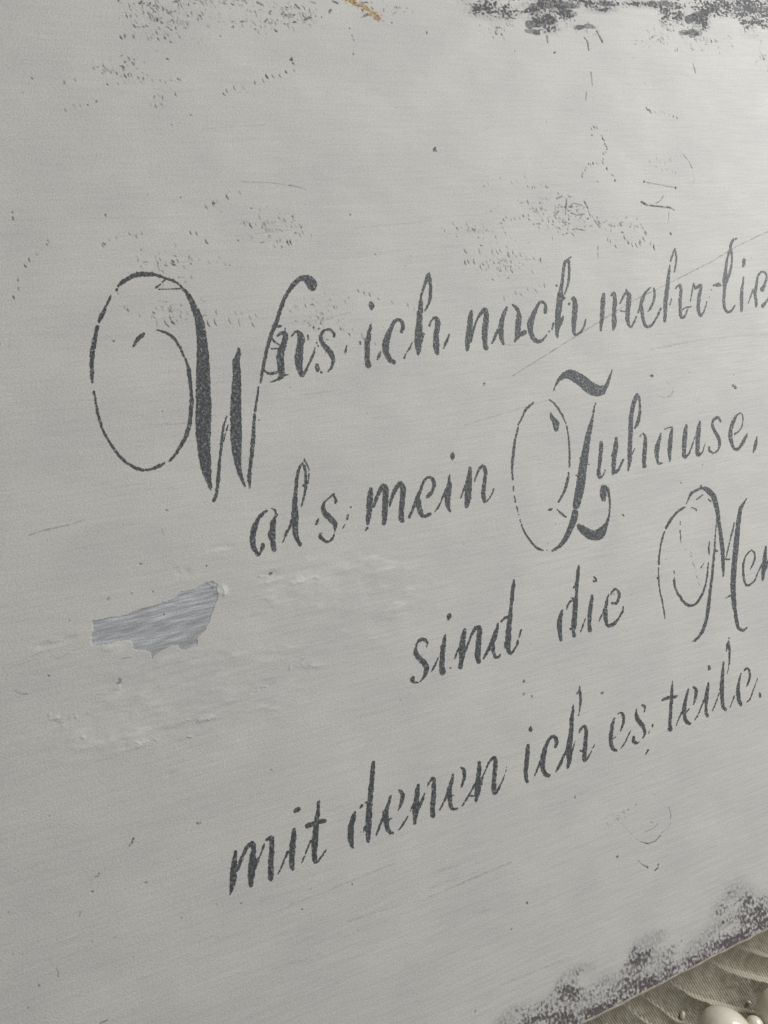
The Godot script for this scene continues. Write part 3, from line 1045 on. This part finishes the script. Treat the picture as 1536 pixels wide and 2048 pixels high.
	ink("letter", "", "3534,1402,10 3573,1485,13 3616,1567,10 3625,1520,26 3690,1543,26 3698,1519,26 3659,1454,34 3621,1365,36 3604,1298,36 3619,1245,23 3675,1291,13 3730,1372,10;3773,1414,8;3818,1486,8")
	ink("letter", "", "4230,1964,24 4182,1914,27 4158,1862,27 4114,1801,24 4067,1710,29 4036,1630,40 4005,1551,53 3981,1471,35 3950,1380,34 3936,1300,34 3961,1251,24 4015,1257,21 4073,1304,11;4177,1867,22 4163,1785,19 4128,1693,24 4080,1615,29 4025,1549,35;3854,1527,11 3915,1529,37 3950,1521,13")
	ink("letter", "", "4311,1750,33 4302,1715,41 4278,1684,14;4260,1576,16 4237,1519,22 4201,1440,35 4176,1359,40 4147,1250,32")
	ink("letter", "", "4251,1311,8 4308,1382,11 4354,1438,22 4360,1342,35 4348,1272,27;4365,1389,25 4405,1481,30 4453,1572,19 4510,1610,19 4555,1600,19 4565,1551,19 4512,1472,33 4470,1433,47;4432,1264,36 4522,1327,19 4575,1382,11")
	ink("letter", "", "-934,189,14 -971,170,26 -1007,141,26 -1040,92,38 -1064,44,42 -1078,-5,38 -1084,-56,37 -1073,-98,26 -1061,-123,22 -1034,-102,19 -1013,-71,32 -1011,-52,19;-892,202,8 -866,183,10 -863,162,12 -864,143,23 -881,126,16 -899,90,39 -915,41,45 -931,-2,54 -929,-42,39 -934,-81,40 -937,-113,32")
	ink("letter", "", "-559,528,9 -555,500,9 -539,443,4 -555,379,5 -573,335,9;-570,476,23 -572,429,17 -580,370,20 -593,318,20 -612,261,13 -636,212,12 -659,170,5;-579,501,13 -614,463,17 -638,414,23 -660,351,23 -676,300,25 -690,249,33 -704,198,38 -715,147,50 -726,96,57 -738,31,44 -745,-21,40 -741,-75,33 -726,-115,26;-757,78,20 -778,39,17 -819,-12,17 -855,-71,5;-608,328,20")
	ink("letter", "", "-543,50,7 -560,29,19 -573,12,8;-383,147,10 -374,169,19 -382,198,12;-380,220,12 -412,204,10 -452,181,9 -482,156,20 -490,117,35 -475,73,42 -443,27,45 -421,-19,34 -428,-51,16 -437,-83,5;-444,-95,8 -468,-124,16 -507,-140,16 -537,-120,19 -558,-86,29 -550,-64,16;-303,36,11 -315,1,10;-344,-34,7 -369,-63,7;-266,91,10")
	ink("letter", "", "-69,206,26 -83,162,45 -99,105,50 -116,49,46 -134,-7,39 -153,-63,22;-167,-98,22 -181,-110,12;-79,59,17 -45,112,26 0,172,31 40,208,40 52,171,50 36,106,47 19,40,45 2,-25,42 -18,-90,29;55,33,10 88,96,23 140,164,32 191,202,35 203,152,48 182,78,44 158,5,42 139,-60,44 139,-95,40")
	ink("letter", "", "205,-82,18 253,-22,21 308,55,32 342,101,27;312,54,36 311,-16,44 313,-68,39 338,-104,21 389,-92,27;354,116,21 384,163,21 415,197,18 456,207,20 482,176,29 481,137,27 453,89,23 418,60,32 396,47,13")
	ink("letter", "", "438,-84,4 474,-51,16 519,-3,7 534,21,18 567,59,18 617,130,24 635,189,13;625,120,31 602,62,40 577,4,46 564,-55,40 576,-102,18;708,367,15 700,342,40 694,316,13")
	ink("letter", "", "692,-17,7 727,30,13 765,85,15;839,216,24 821,165,41 801,106,54 779,38,61 760,-30,55 734,-92,31;852,97,4 883,145,13 925,196,22 964,210,26 974,165,32 955,105,30 934,46,32 912,-13,39 905,-66,32 914,-90,13 960,-67,11 995,-29,11 1018,8,6")
	ink("letter", "large ornate capital letter Z inside a broken oval flourish", "1583,681,7 1537,656,18 1480,625,22 1444,578,13 1383,509,13;1372,485,13 1335,412,15 1304,348,22 1277,275,22 1248,194,20 1229,128,14 1217,53,16;1210,-6,9 1201,-47,9;1200,-94,7 1198,-145,9;1202,-185,11 1203,-236,5 1207,-259,7;1207,-301,5 1218,-377,11 1238,-441,13 1271,-508,16 1300,-553,16 1332,-586,16 1373,-605,11;1406,-612,5;1459,-625,17 1518,-612,26 1588,-574,41 1648,-516,50 1706,-448,58 1745,-394,66 1764,-352,64;1791,-287,68 1830,-216,81 1871,-135,85 1907,-52,88 1941,31,80 1979,114,75 2017,197,63 2047,264,56 2070,314,54 2108,380,39 2145,447,25 2164,480,12;2174,506,21 2189,539,14 2214,581,6;1932,117,13;2000,48,10 2016,49,6;1854,-29,9;1741,680,6 1778,643,13 1808,595,15 1835,537,19 1850,491,13 1860,445,8;1862,418,11 1858,330,11 1847,243,13 1834,174,19 1816,106,17 1806,63,13;1786,9,11 1753,-60,26 1710,-132,26 1661,-184,17 1620,-221,15;1507,-273,9 1528,-271,22 1544,-267,9;1591,-285,6 1618,-321,15 1664,-365,15;1726,562,11 1732,517,38 1757,469,62 1752,426,51 1743,401,24;1805,755,6 1849,811,17 1901,853,38 1969,875,69 2029,863,96 2083,825,106 2136,781,116 2188,729,117 2244,695,108 2307,686,83 2370,723,36 2410,773,24 2444,823,16 2470,861,6;1773,-471,38 1802,-503,68 1853,-553,85 1909,-583,86 1973,-582,96 2024,-548,67 2065,-511,35 2108,-448,15 2139,-364,17 2154,-285,19 2155,-213,29 2125,-181,39;2113,-188,58 2095,-238,68 2090,-282,48")
	ink("letter", "", "2184,214,39 2170,157,39 2144,87,37 2116,16,30 2092,-54,37 2096,-92,18 2147,-64,14 2169,-30,6;2359,229,28 2335,162,47 2305,92,49 2278,21,42 2255,-61,35;2247,-76,28 2303,-59,23 2346,-18,19 2383,25,21;2266,77,7 2297,125,7")
	ink("letter", "", "2683,589,36 2644,540,41 2600,470,41 2568,398,43 2544,314,48 2523,241,43 2493,148,45 2469,65,45 2454,2,40 2414,-78,14;2704,565,24 2692,489,19 2668,405,29 2626,334,38 2586,291,12;2497,60,9 2536,108,6;2621,209,7 2666,229,10 2679,183,31 2654,100,43 2624,17,43 2604,-45,36;2604,-70,41")
	ink("letter", "", "2865,198,10 2835,147,32 2796,88,46 2770,25,46 2761,-39,27 2765,-75,17 2806,-75,12;2918,229,6 2968,238,6 3006,232,12 2984,180,32 2941,75,47 2916,1,37 2902,-74,17")
	ink("letter", "", "3178,228,20 3148,165,47 3116,80,50 3090,-5,42 3080,-60,37 3133,-46,15 3193,23,10 3250,104,6;3346,236,20 3315,173,45 3281,88,50 3256,1,43 3242,-64,43 3293,-61,13 3336,-6,6 3365,35,5")
	ink("letter", "", "3595,204,21 3575,242,26 3521,233,23 3489,192,26 3500,122,33 3531,48,36 3525,-20,31 3485,-70,15 3424,-83,13 3389,-49,23 3394,-21,15")
	ink("letter", "", "3818,235,18 3760,185,34 3711,123,39 3679,48,49 3675,-21,39 3696,-82,29 3738,-95,26 3800,-58,34 3860,-4,29 3892,31,13;3818,235,8 3873,244,7 3882,190,11 3846,114,10 3798,75,10 3740,55,16")
	ink("comma", "", "4009,-16,8 3970,-92,37 3921,-160,11")
	ink("letter", "", "121,-1145,7 133,-1124,6;140,-1111,17 121,-1078,21 84,-1072,24 54,-1089,14 34,-1126,17 23,-1158,37 42,-1212,41 73,-1255,44 88,-1308,40 57,-1362,24 12,-1395,7;-38,-1347,17 -52,-1361,31 -43,-1387,20 -11,-1398,7")
	ink("letter", "", "122,-1345,9 161,-1306,14 204,-1254,6;309,-1087,7 292,-1122,26 270,-1173,40 251,-1224,45 237,-1277,43 221,-1329,42 220,-1371,50 213,-1385,29;294,-1361,13;382,-931,15 372,-950,39 360,-975,7")
	ink("letter", "", "345,-1298,6 385,-1245,16 407,-1215,10;490,-1090,22 468,-1130,41 446,-1182,48 430,-1235,61 418,-1289,51 400,-1334,38 379,-1378,33;452,-1262,22 492,-1208,15 543,-1142,19 584,-1102,30 620,-1104,37 614,-1146,43 593,-1205,47 575,-1265,46 555,-1325,49 554,-1375,37")
	ink("letter", "", "605,-1360,18 658,-1308,25 710,-1257,42 753,-1195,41 785,-1145,26 801,-1112,14;707,-1270,45 704,-1335,27 714,-1381,25 742,-1384,18 767,-1366,8;836,-1103,15 874,-1083,18 913,-1092,30;1029,-793,15 1021,-828,28 996,-881,34 977,-943,31 956,-997,26 936,-1050,34 917,-1104,41 898,-1158,43 877,-1212,49 864,-1267,53 849,-1314,42 847,-1357,38 861,-1386,23 900,-1364,15 937,-1329,15 951,-1296,17;971,-1272,14 1000,-1220,15;818,-1321,15 834,-1288,23")
	ink("letter", "", "1439,-1152,12 1421,-1180,30 1397,-1218,44 1378,-1271,44 1367,-1326,39 1364,-1369,36 1363,-1397,24;1693,-809,10 1680,-842,30 1663,-890,31 1643,-944,30 1626,-985,37 1616,-1027,27 1600,-1075,33 1581,-1122,45 1564,-1176,45 1548,-1230,46 1531,-1277,54 1516,-1318,47 1503,-1353,23 1504,-1392,34;1595,-987,14 1613,-975,20;1484,-1150,13 1503,-1117,16 1535,-1095,16 1569,-1094,20;1547,-1063,7 1572,-1082,16;1479,-1328,16")
	ink("letter", "", "1576,-1378,11 1611,-1328,12 1656,-1269,4;1761,-1103,25 1745,-1148,32 1724,-1195,37 1704,-1242,41 1690,-1290,34 1677,-1338,37 1671,-1388,36;1817,-941,7 1838,-962,14 1840,-982,14;1812,-975,18 1821,-984,14")
	ink("letter", "", "1782,-1335,8 1810,-1300,14 1839,-1274,14 1882,-1226,28 1914,-1162,20 1939,-1128,10;1866,-1261,49 1856,-1317,39 1853,-1362,32 1867,-1398,25 1927,-1394,35 1972,-1372,21 2013,-1336,18 2047,-1308,21 2061,-1269,8;1965,-1128,13 1986,-1107,18 2013,-1096,17;2031,-1100,14 2048,-1147,27 2029,-1189,25 1998,-1221,24 1954,-1207,18")
	ink("letter", "large ornate capital letter M with a hanging oval loop", "2991,-499,7 3027,-460,15 3070,-415,26 3126,-400,20 3181,-389,20 3232,-395,33 3285,-434,56 3324,-491,59 3332,-559,56 3336,-627,47 3330,-701,41 3323,-783,39 3315,-882,43 3306,-964,48 3295,-1045,43 3278,-1117,37 3263,-1188,37 3246,-1251,11;3115,-481,7 3160,-469,13 3201,-451,6;3257,-503,9 3281,-533,11;3202,-368,18;3094,-582,11 3069,-559,11 3041,-545,5;2968,-527,9 2925,-535,20 2869,-553,18 2804,-590,21 2753,-629,27 2701,-675,23;2679,-703,12 2641,-752,18 2605,-817,16 2575,-875,14 2561,-913,19 2538,-980,19;2528,-1010,7 2511,-1087,9 2497,-1164,9 2491,-1243,10 2493,-1316,12 2491,-1380,10 2485,-1482,7;2492,-1103,17;2692,-1083,9 2692,-1103,7;2682,-1141,9 2669,-1175,21 2668,-1235,18 2683,-1296,23 2697,-1319,23 2720,-1369,21 2759,-1415,23 2805,-1436,16 2869,-1429,20 2931,-1386,23 2973,-1346,18 3023,-1276,16 3061,-1202,16 3106,-1087,7;3134,-1011,13 3144,-955,15 3168,-902,5;2878,-649,7 2871,-676,7;2858,-723,7 2845,-786,6 2836,-841,4;3052,-1084,5 3006,-1119,7;3305,-705,7 3283,-775,9 3246,-868,11 3214,-969,18 3183,-1046,22 3150,-1130,24 3116,-1222,27 3076,-1312,27 3037,-1402,33 3006,-1478,40 2973,-1552,34 2932,-1624,32 2870,-1699,32 2808,-1741,23 2760,-1765,12;2727,-1736,5 2741,-1760,5 2788,-1739,5;3211,-998,28 3241,-1008,9;3327,-1085,7 3376,-1004,11 3425,-921,13 3469,-855,15 3511,-779,8;3274,-1082,7 3317,-1104,13 3363,-1114,9;3722,-586,6 3667,-627,23 3616,-673,42 3579,-750,47 3538,-843,53 3499,-937,60 3463,-1030,62 3425,-1123,60 3396,-1201,62 3368,-1278,62 3337,-1372,60 3321,-1452,56 3306,-1532,52 3300,-1614,37 3294,-1696,41 3298,-1764,32 3346,-1808,24 3399,-1793,13;3222,-1462,5 3285,-1448,13")
	ink("letter", "", "3654,-1088,13 3682,-1128,19 3662,-1183,17 3620,-1233,15 3584,-1259,6;3654,-1088,8 3601,-1102,13 3551,-1142,15 3513,-1201,23 3494,-1273,23 3485,-1347,23 3499,-1397,21 3547,-1403,19 3608,-1383,15")
	ink("letter", "", "3615,-1376,11 3686,-1299,13 3746,-1244,19;3837,-1092,17 3809,-1155,39 3777,-1233,50 3744,-1312,48 3715,-1390,29;3758,-1323,19 3823,-1243,23 3888,-1154,29 3920,-1144,39")
	ink("letter", "", "-1660,-2206,19 -1675,-2248,31 -1691,-2304,43 -1707,-2360,49 -1724,-2415,40 -1744,-2462,19 -1759,-2487,6;-1679,-2339,22 -1653,-2302,24 -1616,-2253,21 -1575,-2205,26 -1533,-2189,33 -1531,-2237,33 -1550,-2292,45 -1566,-2349,53 -1583,-2405,47 -1603,-2476,26;-1547,-2371,15 -1516,-2320,20 -1496,-2296,6 -1467,-2251,11 -1449,-2222,9;-1425,-2199,18 -1392,-2195,31 -1393,-2238,32 -1407,-2296,35 -1423,-2353,38 -1437,-2411,38 -1452,-2476,40")
	ink("letter", "", "-1393,-2466,3 -1367,-2437,9 -1327,-2380,12 -1290,-2337,19;-1215,-2192,23 -1222,-2234,36 -1242,-2283,39 -1257,-2333,44 -1273,-2391,36 -1284,-2443,34 -1281,-2471,23;-1175,-2062,28 -1155,-2061,35")
	ink("letter", "", "-993,-2058,24 -1002,-2100,21 -1023,-2158,35 -1043,-2215,40 -1061,-2273,43 -1079,-2332,47 -1094,-2390,41 -1104,-2443,36 -1105,-2479,27 -1073,-2474,13 -1038,-2446,10 -1008,-2422,6;-1114,-2199,31 -1069,-2202,36 -1028,-2200,32 -979,-2209,29;-1208,-2450,8 -1175,-2410,11;-1168,-2396,6 -1134,-2352,14 -1106,-2314,13")
	ink("letter", "", "-727,-2217,14 -752,-2258,36 -780,-2311,44 -799,-2377,44 -807,-2436,35 -804,-2473,18;-687,-2208,9 -669,-2192,22;-643,-2178,7 -619,-2181,11;-508,-1899,25 -530,-1970,33 -553,-2044,36 -577,-2118,40 -603,-2200,43 -625,-2274,47 -646,-2348,49 -663,-2415,38 -675,-2473,23;-700,-2397,4 -677,-2356,16")
	ink("letter", "", "-601,-2445,9 -573,-2409,16 -538,-2358,18 -492,-2301,33 -456,-2249,27 -425,-2195,18;-494,-2309,46 -500,-2361,44 -504,-2424,35 -489,-2465,24 -465,-2478,11;-478,-2369,13 -455,-2363,9;-345,-2175,15 -327,-2209,33 -341,-2259,28 -364,-2297,18 -387,-2322,6")
	ink("letter", "", "-412,-2469,9 -353,-2425,13 -321,-2394,6;-289,-2359,6 -261,-2322,11;-186,-2190,28 -202,-2240,35 -223,-2298,47 -238,-2348,56 -257,-2407,43 -277,-2464,20;-209,-2358,15 -172,-2306,19 -142,-2264,6;-113,-2223,5 -73,-2184,19 -45,-2179,26 -54,-2232,36 -72,-2301,38 -95,-2368,38 -109,-2419,38 -112,-2457,40")
	ink("letter", "", "-45,-2433,8 -8,-2392,13 40,-2338,21 85,-2277,34 128,-2201,13;68,-2309,42 56,-2381,34 54,-2436,32 73,-2466,19 108,-2473,8;77,-2359,13 92,-2359,8;209,-2167,15 228,-2200,29 216,-2253,23 189,-2301,15 171,-2319,8")
	ink("letter", "", "152,-2464,8 197,-2427,14 251,-2378,12 292,-2334,16;377,-2175,24 361,-2232,37 339,-2292,43 322,-2353,57 301,-2413,43 279,-2463,23;228,-2408,14 277,-2425,10;352,-2353,20 374,-2303,12 419,-2250,8 449,-2212,16 488,-2185,24 516,-2180,26 517,-2223,36 493,-2293,36 470,-2363,36 456,-2425,43 456,-2464,20 501,-2430,22 537,-2394,12 575,-2348,6 613,-2282,4")
	ink("letter", "", "845,-2175,26 827,-2228,38 805,-2289,40 784,-2349,37 767,-2411,33 767,-2461,28;904,-2036,18 900,-2052,35")
	ink("letter", "", "851,-2434,9 892,-2383,18 926,-2343,21;1098,-2264,23 1118,-2232,36 1116,-2189,30 1090,-2171,21 1052,-2187,30 1013,-2226,34 981,-2276,44 953,-2335,49 937,-2389,39 942,-2441,35 973,-2476,30 997,-2476,9")
	ink("letter", "", "1054,-2467,9 1097,-2431,30 1145,-2377,22 1191,-2331,23;1352,-1974,13 1332,-2029,27 1307,-2091,36 1286,-2162,38 1259,-2232,45 1229,-2300,56 1214,-2364,58 1200,-2420,43 1176,-2468,23;1254,-2342,16 1278,-2306,9 1299,-2274,7;1449,-1841,11 1441,-1886,28 1438,-1929,22 1419,-1993,16 1399,-2039,9 1384,-2070,5;1411,-1887,9 1435,-1872,15;1357,-2213,16 1384,-2187,20 1421,-2180,28 1425,-2229,31 1404,-2292,35 1382,-2355,42 1362,-2410,37 1353,-2459,36 1392,-2445,18 1412,-2429,9;1424,-2420,7 1435,-2406,9;1453,-2386,7 1481,-2359,7;1328,-2365,7 1351,-2385,11")
	ink("letter", "", "1734,-2202,15 1703,-2241,30 1675,-2304,37 1653,-2367,39 1647,-2418,35 1661,-2458,28 1688,-2476,15;1672,-2369,9 1706,-2359,8;1779,-2171,9 1806,-2170,11 1828,-2189,21 1828,-2234,27 1806,-2280,21 1770,-2323,8;1737,-2472,9 1788,-2439,11 1838,-2387,9 1873,-2354,6")
	ink("letter", "", "2040,-2168,12 2069,-2183,21 2067,-2213,17 2057,-2233,8;1978,-2188,8 1966,-2229,27 1972,-2285,44 2003,-2334,38 2017,-2387,33 2010,-2430,19 1984,-2453,10;1889,-2420,29 1885,-2450,34 1913,-2477,19 1941,-2472,5;2118,-2368,12 2106,-2386,10;2071,-2412,6 2056,-2430,6;2009,-2573,15 1986,-2597,13")
	ink("letter", "", "2425,-2053,8 2406,-2112,23 2388,-2158,31 2370,-2217,34 2346,-2282,29 2325,-2348,34 2302,-2413,34 2293,-2460,49;2268,-2189,9 2300,-2183,25 2353,-2185,28 2412,-2197,27 2440,-2194,11")
	ink("letter", "", "2366,-2449,8 2409,-2401,12 2452,-2356,19;2581,-2172,13 2545,-2223,27 2513,-2279,35 2490,-2331,47 2477,-2384,39 2481,-2436,35 2505,-2468,31 2525,-2477,19;2509,-2365,16 2545,-2346,8;2646,-2170,19 2664,-2198,32 2654,-2239,33 2630,-2283,24 2605,-2320,10")
	ink("letter", "", "2579,-2461,8 2622,-2437,11;2636,-2420,11 2681,-2371,13 2733,-2312,13;2819,-2181,18 2797,-2228,32 2772,-2280,43 2755,-2333,38 2735,-2386,29 2723,-2434,32 2731,-2464,29;2865,-2033,21 2864,-2052,32")
	ink("letter", "", "2803,-2435,10 2862,-2371,11 2919,-2299,6;3040,-2039,15 3018,-2104,28 2989,-2177,33 2968,-2238,49 2957,-2280,49 2943,-2342,39 2932,-2398,37 2933,-2443,37 2954,-2471,29;3163,-1837,12;3149,-1867,21 3133,-1904,44 3141,-1943,25 3123,-2013,18 3100,-2074,13 3060,-2152,4;3099,-1947,8 3114,-1921,13")
	ink("letter", "", "3009,-2461,7 3047,-2423,10 3089,-2376,12;3216,-2198,12 3196,-2226,17 3170,-2271,28 3146,-2324,41 3134,-2381,46 3130,-2432,38 3140,-2472,33;3259,-2180,13 3295,-2167,18 3323,-2189,23 3318,-2237,23 3291,-2290,22 3252,-2328,8;3216,-2470,8 3255,-2460,13 3310,-2400,10 3374,-2327,7 3404,-2290,4")
	ink("full_stop", "", "3390,-2445,29 3390,-2466,22")


# ---------------------------------------------------------------- pearls

func ball(radius: float, squash := 1.0) -> SphereMesh:
	var s := SphereMesh.new()
	s.radius = radius * 0.001
	s.height = radius * 0.002 * squash
	s.radial_segments = 64
	s.rings = 32
	return s


func make_pearls() -> void:
	var nacre := StandardMaterial3D.new()
	nacre.albedo_color = Color(0.82, 0.79, 0.73)
	nacre.roughness = 0.24
	nacre.clearcoat_enabled = true
	nacre.clearcoat = 1.0
	nacre.clearcoat_roughness = 0.05
	var n := FastNoiseLite.new()
	n.seed = 51
	n.frequency = 0.02
	var t := NoiseTexture2D.new()
	t.width = 256
	t.height = 256
	t.seamless = true
	t.noise = n
	nacre.heightmap_enabled = true
	nacre.heightmap_texture = t
	nacre.heightmap_scale = 0.02
	var strand := Node3D.new()
	strand.name = "pearl_strand"
	strand.position = Vector3(0.1098, -0.013, 0.2648)
	add_child(strand)
	tag(strand, "strand of large cream pearls with small bead between, lying on the tulle cloth", "pearls")
	# large pearl, small bead, large pearl ... along the strand (x, height, z from the first pearl, radius, in millimetres)
	var row := [Vector4(0, 13, 0, 12.7), Vector4(17.6, 13, 1.6, 3.9), Vector4(35.6, 13, 6.3, 13.1), Vector4(52.4, 12.4, 12.8, 3.9), Vector4(68.4, 13, 19.4, 12.8)]
	var thread := SurfaceTool.new()
	thread.begin(Mesh.PRIMITIVE_TRIANGLES)
	for k in row.size():
		var p: Vector4 = row[k]
		var o := mesh_part("pearl" if p.w > 6.0 else "bead", ball(p.w), nacre, strand)
		o.position = Vector3(p.x, p.y, p.z) * 0.001
		o.rotation = Vector3(0.4 * k, 0.9 * k, 0.3)
		if k > 0:
			var q: Vector4 = row[k - 1]
			var a := Vector3(q.x, q.y, q.z)
			var b := Vector3(p.x, p.y, p.z)
			var c := CylinderMesh.new()
			c.top_radius = 0.0004
			c.bottom_radius = 0.0004
			c.height = a.distance_to(b) * 0.001
			c.radial_segments = 8
			var up := (b - a).normalized()
			var side := up.cross(Vector3.UP).normalized()
			thread.append_from(c, 0, Transform3D(Basis(side, up, side.cross(up)), (a + b) * 0.0005))
	var thread_material := StandardMaterial3D.new()
	thread_material.albedo_color = Color(0.66, 0.61, 0.5)
	thread_material.roughness = 0.8
	mesh_part("thread", thread.commit(), thread_material, strand)
	# two glints of glass on the cloth
	var glass := StandardMaterial3D.new()
	glass.albedo_color = Color(0.8, 0.79, 0.72)
	glass.roughness = 0.12
	var spots := [[Vector2(102.4, -261.2), 2.0, 0.6, "small shiny white bead sewn on the cloth left of the nearer pearl"], [Vector2(141.5, -271.7), 1.3, -0.9, "tiny shiny white bead sewn on the cloth above the bead between pearls"]]
	for s in spots:
		var at: Vector2 = s[0]
		var r: float = s[1]
		var mesh := SphereMesh.new()
		mesh.radius = r * 0.0006
		mesh.height = r * 0.002
		mesh.radial_segments = 10
		mesh.rings = 6
		var o := mesh_part("seed_bead", mesh, glass, self)
		o.position = Vector3(at.x, cloth_height(at.x, at.y) + r * 0.45, -at.y) * 0.001
		o.rotation = Vector3(1.3, 0.0, s[2])
		tag(o, s[3], "bead")
		o.set_meta("group", "seed beads sewn on the tulle")
